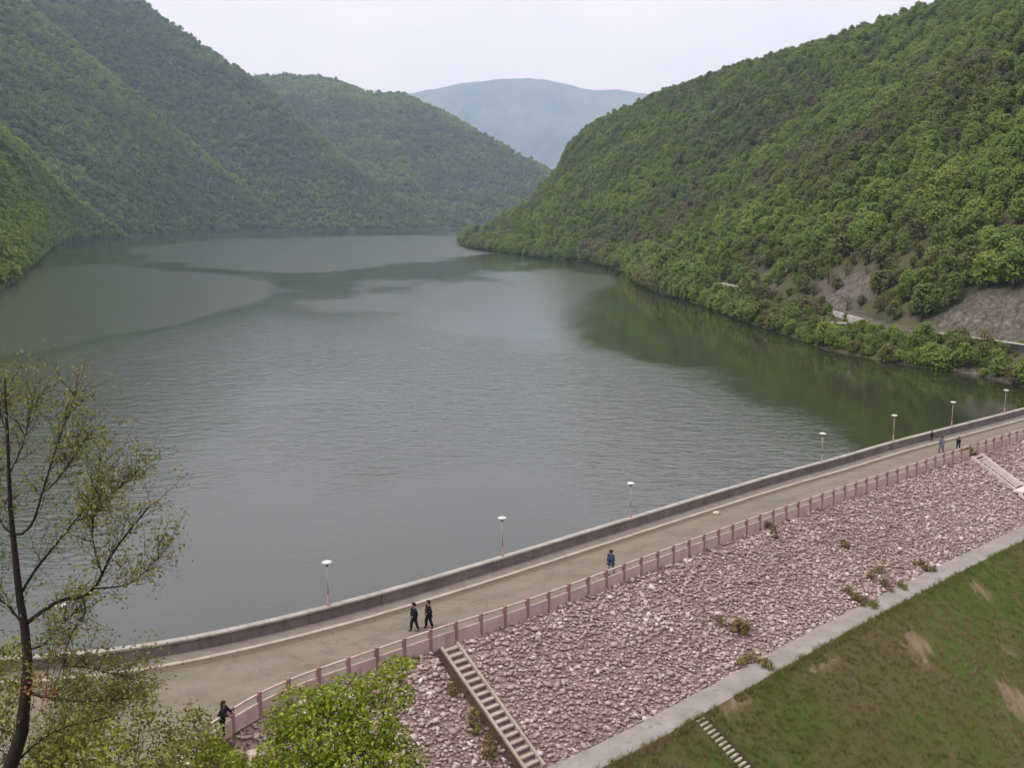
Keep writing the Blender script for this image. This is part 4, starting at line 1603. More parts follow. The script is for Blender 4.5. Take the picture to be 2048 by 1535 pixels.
lamp0 = lamp_post()
for i, ((lx, ly), lab) in enumerate(LAMPS):
    g = gnd(lx, ly, 0.955)
    k = int(np.argmin(np.linalg.norm(cop - g[:2], axis=1)))
    q = offset(cop, 0.12)[k]
    o = lamp0 if i == 0 else copy_tree(lamp0)
    o.location = (q[0], q[1], 0.955)
    o.rotation_euler = (R(rnd.uniform(-0.8, 0.8)), R(rnd.uniform(-0.8, 0.8)), rnd.uniform(0, 6))
    tag(o, lab, 'street lamp', 'lamps along the dam parapet')


# ------------------------------------------------------------------ people
def skin_mesh(name, nodes, edges, root, sub=1):
    """nodes: {key: (x, y, z, r)}; a continuous tapering surface round the joined points"""
    keys = list(nodes)
    me = bpy.data.meshes.new(name)
    me.from_pydata([nodes[k][:3] for k in keys], [(keys.index(a), keys.index(b)) for a, b in edges], [])
    ob = bpy.data.objects.new(name, me)
    COL.objects.link(ob)
    md = ob.modifiers.new('skin', 'SKIN')
    md.use_smooth_shade = True
    sv = me.skin_vertices[0].data
    for i, k in enumerate(keys):
        r = nodes[k][3]
        sv[i].radius = r if isinstance(r, tuple) else (r, r)
        sv[i].use_root = (k == root)
    if sub:
        ms = ob.modifiers.new('sub', 'SUBSURF')
        ms.levels = sub
        ms.render_levels = sub
    dg = bpy.context.evaluated_depsgraph_get()
    out = bpy.data.meshes.new_from_object(ob.evaluated_get(dg))
    out.name = name
    bpy.data.objects.remove(ob)
    bpy.data.meshes.remove(me)
    for p in out.polygons:
        p.use_smooth = True
    out.materials.clear()
    return out


def cloth(name, c):
    return plain(name, tuple(x * 0.8 for x in c[:3]) + (1,), tuple(min(1, x * 1.15) for x in c[:3]) + (1,), 5, 0.85, 0.2, 0.02, 0.15)


M_SKIN = plain('skin', lin(176, 132, 108), lin(198, 152, 128), 12, 0.6, 0.0, spec=0.3)
M_EYE = plain('eye_dark', lin(30, 24, 20), lin(40, 32, 28), 5, 0.4, 0.0)


def person(label, loc, face_deg, height, coat, trousers, hair, shoes, stride=0.14, lean=0.0, arms='swing', long_coat=False, long_hair=False, group=None):
    """local +y is the way the person faces; feet at z = 0"""
    root = empty('person', loc, R(face_deg))
    k = height / 1.75
    root.scale = (k * 1.16, k * 1.12, k)
    tag(root, label, 'person', group)
    ly = lean
    N = {}
    N['pelvis'] = (0, 0.0, 0.95, (0.135, 0.105))
    N['waist'] = (0, ly * 0.3, 1.12, (0.125, 0.095))
    N['chest'] = (0, ly * 0.7, 1.33, (0.150, 0.108))
    N['neck0'] = (0, ly, 1.47, (0.06, 0.06))
    N['neck'] = (0, ly + 0.015, 1.53, (0.052, 0.055))
    N['jaw'] = (0, ly + 0.035, 1.585, (0.062, 0.072))
    N['head'] = (0, ly + 0.025, 1.655, (0.075, 0.092))
    N['crown'] = (0, ly + 0.012, 1.725, (0.058, 0.070))
    N['nose'] = (0, ly + 0.128, 1.632, (0.014, 0.016))
    E = [('pelvis', 'waist'), ('waist', 'chest'), ('chest', 'neck0'), ('neck0', 'neck'), ('neck', 'jaw'), ('jaw', 'head'), ('head', 'crown'), ('head', 'nose')]
    for sx, nm in ((-1, 'l'), (1, 'r')):
        sw = stride * sx
        N['hip' + nm] = (sx * 0.088, 0.0, 0.90, 0.088)
        N['knee' + nm] = (sx * 0.095, sw * 0.75 + 0.03, 0.50, 0.058)
        N['ankle' + nm] = (sx * 0.10, sw * 1.05 - (0.05 if sw < 0 else 0), 0.085 + (0.03 if sw < 0 else 0), 0.040)
        N['toe' + nm] = (sx * 0.115, sw * 1.05 + 0.15, 0.035, (0.042, 0.030))
        E += [('pelvis', 'hip' + nm), ('hip' + nm, 'knee' + nm), ('knee' + nm, 'ankle' + nm), ('ankle' + nm, 'toe' + nm)]
        N['sh' + nm] = (sx * 0.185, ly, 1.42, 0.062)
        if arms == 'swing':
            el = (sx * 0.235, ly - sw * 0.7 - 0.02, 1.15)
            wr = (sx * 0.225, ly - sw * 1.5 + 0.07, 0.92)
        elif arms == 'rest':
            el = (sx * 0.25, ly + 0.12, 1.17)
            wr = (sx * 0.17, ly + 0.34, 1.13)
        else:
            el = (sx * 0.27, ly - 0.06, 1.17)
            wr = (sx * 0.17, ly + 0.12, 1.02)
        N['el' + nm] = (*el, 0.045)
        N['wr' + nm] = (*wr, 0.029)
        dv = Vector(wr) - Vector(el)
        dv.normalize()
        pm = Vector(wr) + dv * 0.075
        N['palm' + nm] = (*pm, (0.036, 0.020))
        E += [('chest', 'sh' + nm), ('sh' + nm, 'el' + nm), ('el' + nm, 'wr' + nm), ('wr' + nm, 'palm' + nm)]
        side = Vector((0, 1, 0)).cross(dv)
        side = Vector((0, 1, 0)) - dv * dv.dot(Vector((0, 1, 0)))
        if side.length < 0.1:
            side = Vector((1, 0, 0))
        side.normalize()
        inn = Vector((-sx, 0, 0))
        for f, (off, ln) in enumerate(((0.027, 0.068), (0.009, 0.078), (-0.009, 0.072), (-0.027, 0.056))):
            a = pm + side * off + dv * 0.03
            b = a + dv * ln * 0.55
            c = b + dv * ln * 0.35 + inn * ln * 0.35
            N[f'f{nm}{f}a'] = (*a, 0.010)
            N[f'f{nm}{f}b'] = (*b, 0.009)
            N[f'f{nm}{f}c'] = (*c, 0.008)
            E += [('palm' + nm, f'f{nm}{f}a'), (f'f{nm}{f}a', f'f{nm}{f}b'), (f'f{nm}{f}b', f'f{nm}{f}c')]
        a = pm - dv * 0.03 + side * 0.04
        b = a + dv * 0.035 + side * 0.02
        N[f't{nm}a'] = (*a, 0.011)
        N[f't{nm}b'] = (*b, 0.009)
        E += [('palm' + nm, f't{nm}a'), (f't{nm}a', f't{nm}b')]
        N['ear' + nm] = (sx * 0.085, ly + 0.012, 1.64, (0.012, 0.022))
        E += [('head', 'ear' + nm)]
    link('body', skin_mesh('body', N, E, 'pelvis'), M_SKIN, root)
    # jacket: the same joints, fuller, ending at wrists, neckline and hem
    up = lambda r, q: tuple(x + q for x in r) if isinstance(r, tuple) else r + q
    J = {}
    JE = []
    hem = 0.62 if long_coat else 0.86
    J['hem'] = (0, 0.0, hem, (0.225, 0.185) if long_coat else (0.205, 0.165))
    J['pelvis'] = (*N['pelvis'][:3], (0.205, 0.165))
    JE += [('hem', 'pelvis'), ('pelvis', 'waist'), ('waist', 'chest'), ('chest', 'neck0')]
    for q in ('waist', 'chest'):
        J[q] = (*N[q][:3], up(N[q][3], 0.058))
    J['neck0'] = (*N['neck0'][:3], (0.078, 0.074))
    for nm in 'lr':
        for q, ex in (('sh', 0.036), ('el', 0.036), ('wr', 0.028)):
            J[q + nm] = (*N[q + nm][:3], up(N[q + nm][3], ex))
        JE += [('chest', 'sh' + nm), ('sh' + nm, 'el' + nm), ('el' + nm, 'wr' + nm)]
    link('coat', skin_mesh('coat', J, JE, 'pelvis'), coat, root)
    T = {'pelvis': (0, 0, 0.97, (0.142, 0.112))}
    TE = []
    for nm in 'lr':
        T['hip' + nm] = (*N['hip' + nm][:3], 0.118)
        T['knee' + nm] = (*N['knee' + nm][:3], 0.094)
        T['ankle' + nm] = (*N['ankle' + nm][:3], 0.080)
        TE += [('pelvis', 'hip' + nm), ('hip' + nm, 'knee' + nm), ('knee' + nm, 'ankle' + nm)]
    link('trousers', skin_mesh('trousers', T, TE, 'pelvis'), trousers, root)
    for nm in 'lr':
        a, t_ = N['ankle' + nm], N['toe' + nm]
        S = {'h': (a[0], a[1] - 0.05, 0.045, (0.040, 0.040)), 'm': (a[0], a[1] + 0.03, 0.060, (0.048, 0.050)), 't': (t_[0], t_[1] + 0.01, 0.038, (0.048, 0.034)), 'a': (a[0], a[1], 0.10, 0.05)}
        link('shoe', skin_mesh('shoe', S, [('h', 'm'), ('m', 't'), ('m', 'a')], 'm'), shoes, root)
    Hh = {'c': (0, ly - 0.002, 1.685, (0.092, 0.098)), 't': (0, ly + 0.008, 1.735, (0.070, 0.080)), 'b': (0, ly - 0.045, 1.62, (0.078, 0.055)), 'f': (0, ly + 0.07, 1.725, (0.055, 0.035))}
    HE = [('c', 't'), ('c', 'b'), ('t', 'f')]
    if long_hair:
        Hh['d'] = (0, ly - 0.075, 1.50, (0.095, 0.05))
        Hh['e'] = (0, ly - 0.085, 1.38, (0.085, 0.035))
        HE += [('b', 'd'), ('d', 'e')]
    link('hair', skin_mesh('hair', Hh, HE, 'c'), hair, root)
    ey = MB()
    for sx in (-1, 1):
        bmesh.ops.create_uvsphere(ey.bm, u_segments=8, v_segments=6, radius=0.011, matrix=Matrix.Translation((sx * 0.03, ly + 0.108, 1.655)))
    link('eyes', ey.mesh('eyes', True), M_EYE, root)
    link('mouth', MB().box(0.045, 0.008, 0.01, Matrix.Translation((0, ly + 0.103, 1.585)), 0.002).mesh('mouth'), plain('lips', lin(140, 84, 76), lin(150, 94, 86), 9, 0.6, 0.0), root)
    return root


BLACK = cloth('black_cloth', (0.012, 0.012, 0.014))
BLACK2 = cloth('charcoal_cloth', (0.020, 0.019, 0.022))
NAVY = cloth('navy_cloth', (0.030, 0.038, 0.085))
LAV = cloth('pale_lavender_cloth', (0.26, 0.22, 0.30))
GREYB = cloth('grey_blue_cloth', (0.11, 0.12, 0.16))
HAIRD = cloth('dark_hair', (0.014, 0.010, 0.009))
HAIRR = cloth('auburn_hair', (0.050, 0.014, 0.010))
SHOE = cloth('dark_leather', (0.015, 0.013, 0.012))

walk_deg = math.degrees(math.atan2(0.62, 0.78)) - 90
g = gnd(829, 1262)
person('left one of two people in black walking side by side on the road', (g[0], g[1], 0.03), walk_deg + 170, 1.76, BLACK, BLACK2, HAIRD, SHOE, 0.14, 0.02, 'pockets', True)
g = gnd(858, 1256)
person('right one of two people in black, with broader shoulders and bent elbows', (g[0], g[1], 0.03), walk_deg + 165, 1.74, BLACK, BLACK, HAIRD, SHOE, 0.12, 0.02, 'pockets')
g = gnd(1221, 1150)
person('walker in navy jacket and pale lavender trousers close to the railing', (g[0], g[1], 0.02), walk_deg + 8, 1.80, NAVY, LAV, HAIRD, SHOE, 0.18, 0.02, 'swing')
g = gnd(447, 1440, 0.78)
person('person with long auburn hair and black coat leaning at the near end of the railing', (g[0] - 0.1, g[1] + 0.1, 0.02), -95, 1.68, BLACK, BLACK, HAIRR, SHOE, 0.05, 0.09, 'rest', True, True)
g = gnd(1882, 905)
person('distant walker in grey blue clothes in the middle of three', (g[0], g[1], 0.03), walk_deg + 180, 1.72, GREYB, GREYB, HAIRD, SHOE, 0.15, 0.02, 'swing')
g = gnd(1916, 900)
person('distant short figure in black nearest the head of the ribbed stairs', (g[0], g[1], 0.03), walk_deg + 180, 1.42, BLACK, BLACK, HAIRD, SHOE, 0.15, 0.02, 'swing')
g = gnd(1854, 881)
kk_ = int(np.argmin(np.linalg.norm(cop - g[:2], axis=1)))
q = offset(cop, 0.75)[kk_]
person('small distant figure in black standing close to the parapet wall', (q[0], q[1], 0.13), walk_deg + 90, 1.12, BLACK, BLACK, HAIRD, SHOE, 0.04, 0.02, 'swing')

# pale sack on the road
sk_ = bmesh.new()
bmesh.ops.create_icosphere(sk_, subdivisions=3, radius=1.0)
for v in sk_.verts:
    n_ = float(fbm(v.co.x * 1.7 + 5, v.co.y * 1.7 + v.co.z * 1.3 + 9, 3)) - 0.5
    v.co *= 1 + 0.5 * n_
    v.co.x *= 0.34
    v.co.y *= 0.22
    v.co.z = max(v.co.z, -0.55) * 0.17
me = bpy.data.meshes.new('sack')
sk_.to_mesh(me)
sk_.free()
for p_ in me.polygons:
    p_.use_smooth = True
o = link('sack', me, M_SACK)
g = gnd(1433, 1028)
o.location = (g[0], g[1], 0.13)
o.rotation_euler = (0, 0, R(30))
tag(o, 'pale cream sack lying on the road near the kerb', 'sack')


# ------------------------------------------------------------------ weeds and shrubs
def blob_foliage(name, blobs, n, lsize, mat, parent, seed, tint_mu=0.55, tint_sd=0.2, up=0.3, aspect=0.6, fill=0.75):
    """leaves spread through a set of soft clumps (world centres), denser to the outside"""
    rg = np.random.default_rng(seed)
    B = np.array([(*b[:3], b[3]) for b in blobs], float)
    wgt = B[:, 3] ** 2.2
    idx = rg.choice(len(B), n, p=wgt / wgt.sum())
    d = rg.normal(size=(n, 3))
    d /= np.linalg.norm(d, axis=1)[:, None]
    rr = B[idx, 3] * (fill + (1.12 - fill) * rg.random(n)) * np.where(rg.random(n) < 0.22, rg.uniform(0.3, 1.25, n), 1)
    C = B[idx, :3] + d * rr[:, None] * np.array([1, 1, 0.85])
    C = C + rg.normal(0, 0.02, C.shape)
    N = d + rg.normal(0, 0.6, (n, 3)) + np.array([0, 0, up])
    V, Fq = leaf_quads(C, N, rg.uniform(0.6, 1.35, n) * lsize, rg, aspect)
    bt = rg.normal(0, 0.11, len(B))[idx]
    tint = np.clip(rg.normal(tint_mu, tint_sd, n) + bt, 0, 1)
    me = np_mesh(name, V - (np.array(parent.location) if parent else 0), Fq, {'tint': np.repeat(tint, 4), 'leaf': np.repeat(rg.random(n), 4)})
    o = link(name, me, mat, parent)
    tag(o, kind='stuff')
    return o, C


def stems(name, root, base, targets, rad, mat, rg, seg=5, wob=0.12):
    mb = MB()
    for t_ in targets:
        a = Vector(base) - root.location
        b = Vector(t_) - root.location
        L = (b - a).length
        pts, rr = [], []
        for k in range(6):
            f = k / 5
            p = a.lerp(b, f) + Vector(rg.normal(0, wob, 3)) * L * 0.14 * math.sin(math.pi * f)
            p.z += L * 0.10 * math.sin(math.pi * f)
            pts.append(p)
            rr.append(rad * (1 - 0.8 * f))
        mb.tube(pts, rr, seg)
    return link(name, mb.mesh(name, True), mat, root)


def shrub(name, label, cat, base, blobs, n, lsize, mat, seed, tint=0.55, sd=0.2, stem_rad=0.03, group=None, leafname='foliage', fill=0.75, aspect=0.6):
    root = empty(name, tuple(base))
    tag(root, label, cat, group)
    rg = np.random.default_rng(seed + 1)
    stems('stem', root, base, [b[:3] for b in blobs], stem_rad, M_TWIG, rg)
    blob_foliage(leafname, blobs, n, lsize, mat, root, seed, tint, sd, 0.3, aspect, fill)
    return root


def on_bank(x, y):
    return (x, y, float(bank_z(x, y)) - 0.1)


def px_blobs(L):
    return [(*at(a, b, dep), r * dep / F_) for a, b, dep, r in L]


# the fresh yellow green bush in front of the railing
bl = px_blobs([(600, 1425, 36, 62), (690, 1395, 36.6, 52), (745, 1372, 37, 36), (790, 1338, 37.3, 30), (815, 1325, 37.5, 16), (800, 1392, 37, 30), (640, 1480, 35.6, 70), (735, 1455, 36.2, 62), (560, 1455, 35.8, 34),
               (790, 1470, 36.4, 32), (700, 1545, 35.2, 84), (800, 1535, 35.4, 58), (600, 1555, 35, 66), (650, 1400, 36.4, 36), (545, 1510, 35.4, 38)])
gb = at(690, 1560, 36.0)
base = on_bank(gb[0], 35.5)
shrub('young_tree', 'bright yellow green young tree in front of the railing beside the long stairs', 'tree', base, bl, 11000, 0.082, M_LEAF_BUSH, 41, 0.55, 0.25, 0.06)

# small bright bushes by the near end of the railing
SHR = [((430, 1500, 40.0, 26), (470, 1520, 39.6, 24), (400, 1520, 39.4, 20)), ((520, 1535, 38.8, 26), (480, 1555, 38.6, 26), (555, 1550, 38.5, 24))]
SLAB = ['small bright green bush at the near end of the railing', 'small bright green bush under the left edge of the young tree']
for k, (L, lab) in enumerate(zip(SHR, SLAB)):
    bl = px_blobs(L)
    c = np.mean([b[:3] for b in bl], 0)
    shrub('bush', lab, 'bush', on_bank(c[0], c[1] - 0.2), bl, 900, 0.085, M_LEAF_BUSH, 60 + k, 0.5, 0.22, 0.02)

# thin olive shrubs under the bare tree, on the near bank
UND = [([(150, 1440, 22, 60), (210, 1470, 22.4, 52), (110, 1490, 21.6, 52), (180, 1530, 21.5, 70)], 'yellow green shrub below the lowest bare branch at the lower left', 0.60, 900),
       ([(290, 1430, 27, 46), (340, 1460, 27.4, 50), (260, 1490, 26.8, 50), (330, 1525, 26.6, 60), (395, 1480, 27.5, 34)], 'thin olive shrub between the bare tree and the leaning person', 0.42, 800),
       ([(230, 1380, 24, 38), (160, 1370, 24, 34), (280, 1385, 24.5, 32), (200, 1420, 23.5, 44)], 'thin olive shrub whose twigs cross the left end of the road', 0.40, 520),
       ([(20, 1300, 30, 46), (-20, 1350, 30, 60), (40, 1370, 29.5, 40)], 'green shrub behind the trunk at the left edge', 0.55, 620),
       ([(100, 1500, 20, 60), (150, 1470, 20.3, 46), (60, 1555, 19.5, 60), (130, 1560, 19.6, 60)], 'yellow green shrub at the bottom edge just right of the dark trunk', 0.55, 900),
       ([(395, 1430, 29, 36), (420, 1475, 29, 40), (365, 1500, 28.6, 44), (430, 1520, 28.8, 36)], 'green shrub immediately left of the leaning person', 0.60, 620),
       ([(20, 1440, 24, 50), (-20, 1500, 23.6, 60), (10, 1400, 24.4, 34)], 'brownish shrub left of the dark trunk at the bottom left corner', 0.25, 420),
       ([(300, 1555, 19, 60), (230, 1570, 18.5, 60), (390, 1560, 20, 50)], 'low brown green shrub along the bottom edge', 0.35, 600)]
for k, (L, lab, tm, n_) in enumerate(UND):
    bl = px_blobs(L)
    c = np.mean([b[:3] for b in bl], 0)
    shrub('shrub', lab, 'shrub', on_bank(c[0], c[1] + 0.3), bl, int(n_ * 2.0), 0.056 + 0.0006 * k, M_LEAF_SHRUB, 80 + k, min(0.85, tm + 0.12), 0.26, 0.022, None, 'foliage', 0.35)

# dry weeds on the rubble
WEEDS = [((1478, 1262), 0.85, 0.9, 'tall brown weed clump in the middle of the rubble slope'), ((1500, 1326), 0.75, 0.7, 'green brown weed clump just above the berm path, below the tall one'),
         ((1718, 1205), 0.8, 0.6, 'dark weed clump at the foot of the rubble right of centre'), ((1775, 1172), 0.8, 0.5, 'low weed strip along the berm beyond the dark clump'),
         ((1845, 1135), 0.50, 0.45, 'weed clump on the berm edge farther right, fourth along'), ((1548, 1066), 0.40, 0.4, 'small weed clump under the railing above mid slope'),
         ((905, 1385), 0.30, 0.45, 'dry weeds hugging the left side beam of the long stairs'), ((950, 1450), 0.40, 0.55, 'pale dry weeds beside the lower part of the long stairs'),
         ((985, 1510), 0.45, 0.6, 'dry weeds at the bottom edge left of the long stairs'), ((1690, 1090), 0.3, 0.4, 'dark dry weed tuft in the upper right rubble'),
         ((1942, 893), 0.55, 0.9, 'yellowish bush at the gap in the railing above the ribbed stairs')]
for k, ((wx, wy), rad, hh, lab) in enumerate(WEEDS):
    if wy < 900:
        p_ = gnd(wx, 906)
        p_[2] = 0.0
    else:
        p_, _, _ = hit_slope(wx, wy)
    rg = np.random.default_rng(200 + k)
    bl = []
    for _ in range(9):
        qx, qy = p_[0] + rg.normal(0, rad * 0.75), p_[1] + rg.normal(0, rad * 0.65)
        zz_ = float(slope_z(d_of((qx, qy))[1][0])) if wy > 900 else 0.0
        bl.append((qx, qy, zz_ + 0.05 + hh * rg.uniform(0.1, 0.45), rad * rg.uniform(0.25, 0.55)))
    shrub('weeds', lab, 'weeds', tuple(p_), bl, 1100, 0.10, M_WEED if wy > 900 else M_LEAF_SHRUB, 300 + k, 0.55 if k in (1, 7, 10) else 0.4, 0.25, 0.012, None, 'foliage', 0.3, 0.3)


# rocks at the near end of the slope
for k, (rx, ry, sz, lab) in enumerate(((505, 1470, 0.62, 'pinkish boulder below the railing between two bright bushes'), (540, 1492, 0.5, 'purple grey rock under the pinkish boulder at the near railing'),
                                       (385, 1524, 0.7, 'pale flat rock at the bottom edge near the end of the railing'), (475, 1497, 0.4, 'small dark rock beside the pinkish boulder'))):
    bm = bmesh.new()
    bmesh.ops.create_icosphere(bm, subdivisions=2, radius=1)
    rg = np.random.default_rng(500 + k)
    for v in bm.verts:
        v.co *= 1 + 0.45 * (float(fbm(v.co.x * 1.3 + k * 9, v.co.y * 1.3 + v.co.z * 2.1, 3)) - 0.5) + rg.uniform(-0.08, 0.08)
        v.co.z *= 0.65
        v.co *= sz
    me = bpy.data.meshes.new('boulder')
    bm.to_mesh(me)
    bm.free()
    a = me.attributes.new('tint', 'FLOAT', 'POINT')
    a.data.foreach_set('value', np.full(len(me.vertices), (0.55, 0.3, 0.95, 0.2)[k], dtype=np.float32))
    o = link('boulder', me, M_STONE)
    yy = (43.2, 42.6, 40.8, 42.8)[k]
    q = at(rx, ry, 1.0) - np.array([0, 0, CAM_Z])
    tt_ = yy / q[1]
    o.location = (q[0] * tt_, yy, CAM_Z + q[2] * tt_)
    zb = float(bank_z(o.location.x, yy))
    o.location.z = min(o.location.z, zb + 0.9 * sz) if zb > -2 else o.location.z
    tag(o, lab, 'rock')

# grass tufts on the slope
tuft = []
for k in range(4):
    rg = np.random.default_rng(700 + k)
    V, Fq = [], []
    for b in range(16):
        a = rg.uniform(0, 6.28)
        r = rg.uniform(0, 0.16)
        x, y = r * math.cos(a), r * math.sin(a)
        h = rg.uniform(0.10, 0.30)
        lx, ly = rg.normal(0, 0.09, 2)
        wv = np.array([math.cos(a + 1.3), math.sin(a + 1.3)]) * 0.014
        i = len(V)
        V += [(x - wv[0], y - wv[1], -0.03), (x + wv[0], y + wv[1], -0.03), (x + lx, y + ly, h)]
        Fq.append((i, i + 1, i + 2))
    me = np_mesh('grass_tuft', V, Fq, {'leaf': rg.random(len(V))})
    tuft.append(me)
M_TUFT = mat_foliage('grass_blades', [(0.0, (0.27, 0.195, 0.11)), (0.35, (0.20, 0.165, 0.062)), (0.65, (0.145, 0.160, 0.036)), (1.0, (0.115, 0.190, 0.032))], 0.25, 0.15, 'INSTANCER', 0.12)
tc_ = bpy.data.collections.new('tufts')
for me in tuft:
    me.materials.append(M_TUFT)
    tc_.objects.link(bpy.data.objects.new('grass_tuft', me))
nG = 60000
gi_ = rgf.uniform(0, GG.shape[1] - 1.01, nG)
gj_ = np.where(rgf.random(nG) < 0.04, rgf.uniform(0, 0.4, nG), rgf.random(nG) ** 1.15 * 40.0)
ii = gi_.astype(int)
fi = gi_ - ii
jj = np.interp(gj_, gcols, np.arange(len(gcols)))
j0 = np.clip(jj.astype(int), 0, len(gcols) - 2)
fj = jj - j0
PG = (GG[j0, ii] * (1 - fi)[:, None] + GG[j0, ii + 1] * fi[:, None]) * (1 - fj)[:, None] + (GG[j0 + 1, ii] * (1 - fi)[:, None] + GG[j0 + 1, ii + 1] * fi[:, None]) * fj[:, None]
gpx, gpy, gdep = proj(PG)
ok = (gpx > 1050) & (gpx < 2300) & (gpy < 1750) & (gdep > 5) & (bare[j0, ii] < 0.4)
PG = PG[ok]
tg = np.clip(0.45 + 1.6 * (fbm(PG[:, 0] * 0.12, PG[:, 1] * 0.12, 4) - 0.45) + rgf.normal(0, 0.18, len(PG)), 0, 1)
scatter_object('grass', [(tc_, PG, rgf.uniform(0.5, 1.7, len(PG)), rgf.uniform(0, 6.28, len(PG)), tg, rgf.integers(0, 4, len(PG)))], 'rough grass tufts growing on the slope below the berm', 'grass')

# ------------------------------------------------------------------ the bare spring tree at the left
TD = 14.0
trunk_px = [(8, 1640, 14.0), (14, 1580, 14), (20, 1535, 14), (44, 1462, 14.05), (52, 1376, 14.1), (55, 1317, 14.1), (50, 1258, 14.1), (40, 1199, 14.05), (33, 1139, 14), (27, 1078, 14), (21, 1020, 13.95), (18, 950, 13.9),
            (15, 870, 13.9), (11, 800, 13.9), (10, 755, 13.9)]
TP = [at(a, b, d) for a, b, d in trunk_px]
tb = on_bank(TP[0][0], TP[0][1])
tree = empty('bare_tree', tuple(tb))
tag(tree, 'nearly bare dark tree with sparse yellow green leaves at the left edge', 'tree')
rgT = np.random.default_rng(19)
rad = np.interp(np.arange(len(TP) + 1), [0, 3, 6, 9, 12, 15], [0.14, 0.10, 0.066, 0.045, 0.026, 0.012])
pts = [np.array(tb) + np.array([0, 0, -0.3])] + TP
child_pts = lambda L: [Vector(p) - tree.location for p in L]
link('trunk', MB().tube(child_pts(pts), list(rad), 10).mesh('trunk', True), M_BARK_DARK, tree)
BR = [  # px, py, depth ...; radius at the foot
    ([(54, 1245, 14.1), (80, 1225, 14.0), (120, 1200, 13.8), (165, 1192, 13.6), (188, 1176, 13.5), (204, 1148, 13.4), (222, 1110, 13.4), (245, 1078, 13.4), (300, 1010, 13.4)], 0.050),
    ([(188, 1176, 13.5), (240, 1172, 13.4), (270, 1160, 13.3), (295, 1136, 13.3), (318, 1116, 13.3)], 0.020),
    ([(165, 1192, 13.6), (170, 1225, 13.5), (150, 1255, 13.4), (135, 1290, 13.3), (128, 1330, 13.2)], 0.022),
    ([(26, 1068, 14.0), (50, 1064, 13.9), (70, 1034, 13.8), (84, 985, 13.7), (105, 920, 13.7), (128, 850, 13.7), (150, 790, 13.7)], 0.030),
    ([(26, 1068, 14.0), (6, 1050, 14.1), (-10, 1010, 14.2), (-20, 950, 14.2)], 0.028),
    ([(84, 985, 13.7), (110, 965, 13.6), (140, 925, 13.6), (170, 880, 13.6)], 0.016),
    ([(40, 1190, 14.05), (70, 1140, 14.2), (110, 1090, 14.3), (150, 1040, 14.3), (190, 985, 14.3), (200, 920, 14.3)], 0.034),
    ([(150, 1040, 14.3), (185, 1030, 14.3), (225, 985, 14.3), (268, 950, 14.3)], 0.018),
    ([(204, 1148, 13.4), (190, 1100, 13.3), (185, 1050, 13.3), (200, 1000, 13.3)], 0.016),
    ([(110, 1395, 14.0), (140, 1400, 13.9), (180, 1402, 13.8), (225, 1400, 13.7), (245, 1392, 13.7)], 0.026),
    ([(54, 1380, 14.1), (80, 1392, 14.05), (110, 1395, 14.0)], 0.030),
    ([(55, 1300, 14.1), (90, 1285, 14.3), (130, 1240, 14.4), (160, 1215, 14.4)], 0.026),
    ([(50, 1255, 14.1), (20, 1215, 14.2), (-20, 1180, 14.3), (-60, 1120, 14.3)], 0.03),
    ([(18, 950, 13.9), (45, 890, 13.8), (60, 830, 13.8), (70, 770, 13.8)], 0.016),
    ([(15, 870, 13.9), (-5, 810, 14.0), (-10, 770, 14.0)], 0.014),
    ([(128, 1330, 13.2), (180, 1335, 13.2), (215, 1345, 13.1), (250, 1350, 13.1)], 0.014),
    ([(20, 1535, 14.0), (80, 1480, 14.4), (140, 1450, 14.6), (200, 1440, 14.7)], 0.03),
]
twig = MB()
tips = []
allb = []
for L, r0 in BR:
    Pn = catmull([at(a, b, d) for a, b, d in L], 14)
    allb.append((Pn, r0))
    link('branch', MB().tube(child_pts(Pn), list(np.linspace(r0 * 0.66, max(0.005, r0 * 0.2), len(Pn))), 7).mesh('branch', True), M_BARK_DARK, tree)


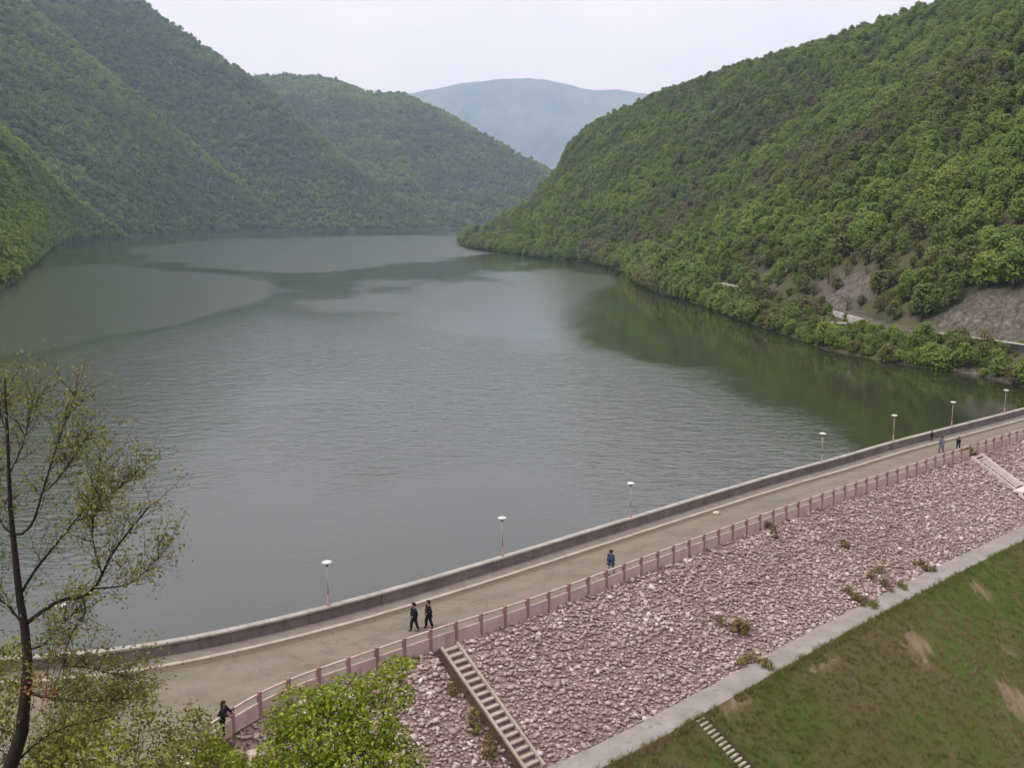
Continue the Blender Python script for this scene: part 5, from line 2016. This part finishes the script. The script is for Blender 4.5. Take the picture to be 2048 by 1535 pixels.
def grow(p, d, L, r, lvl):
    n_ = 5
    pts = [p]
    for k in range(n_):
        d = d + rgT.normal(0, 0.16, 3) + np.array([0, 0, 0.05])
        d /= np.linalg.norm(d)
        pts.append(pts[-1] + d * L / n_)
    twig.tube(child_pts(pts), list(np.linspace(r, r * 0.35, len(pts))), 4, False)
    tips.append(pts[-1])
    tips.append(pts[-2])
    if rgT.random() < 0.5:
        tips.append(pts[2])
    if lvl > 0:
        for q in range(int(rgT.integers(2, 4))):
            i = int(rgT.integers(1, n_))
            dd = (pts[i] - pts[i - 1])
            dd /= np.linalg.norm(dd)
            dd = dd + rgT.normal(0, 0.55, 3)
            dd /= np.linalg.norm(dd)
            grow(pts[i], dd, L * rgT.uniform(0.45, 0.75), r * 0.6, lvl - 1)


for Pn, r0 in allb:
    for i in range(2, len(Pn)):
        if proj(Pn[i])[1] < 790:
            continue
        t_ = Pn[i] - Pn[i - 1]
        t_ /= np.linalg.norm(t_)
        for q in range(4 if i > 5 else 2):
            if rgT.random() < 0.8:
                dd = t_ * 0.8 + rgT.normal(0, 0.55, 3) + np.array([0.12, 0, 0.38])
                dd /= np.linalg.norm(dd)
                grow(Pn[i], dd, rgT.uniform(0.25, 0.68), 0.0055, 1)
o = link('twigs', twig.mesh('twigs'), M_TWIG, tree)
tag(o, kind='stuff')
tips = np.array(tips)
nl = 3
C = np.repeat(tips, nl, 0) + rgT.normal(0, 0.06, (len(tips) * nl, 3))
C = C[rgT.random(len(C)) < 0.8]
V, Fq = leaf_quads(C, rgT.normal(size=C.shape) + np.array([0, -0.2, 0.6]), rgT.uniform(0.014, 0.036, len(C)), rgT, 0.6)
cpx, cpy, _ = proj(C)
tl = np.clip(rgT.normal(0.44, 0.18, len(C)), 0.24, 1)
tl = np.where((np.hypot(cpx - 75, cpy - 1385) < 42) & (rgT.random(len(C)) < 0.6), 0.0, tl)
o = link('foliage', np_mesh('foliage', V - np.array(tb), Fq, {'tint': np.repeat(tl, 4), 'leaf': np.repeat(rgT.random(len(C)), 4)}), M_LEAF_TREE, tree)
tag(o, kind='stuff')

# ------------------------------------------------------------------ haze over the whole valley
ht = NT('valley_haze')
pv = ht.n('ShaderNodeVolumePrincipled')
pv.inputs['Color'].default_value = (0.56, 0.75, 1.0, 1)
pv.inputs['Absorption Color'].default_value = (1, 1, 1, 1)
pv.inputs['Density'].default_value = 0.000095
pv.inputs['Anisotropy'].default_value = 0.1
ht.l(pv.outputs[0], ht.out.inputs['Volume'])
hz = MB().box(17000, 14000, 1600, Matrix.Translation((0, 6500, -40 + 800))).mesh('haze')
o = link('haze', hz, ht.m)
tag(o, 'pale spring haze hanging in the valley', 'haze', kind='stuff')
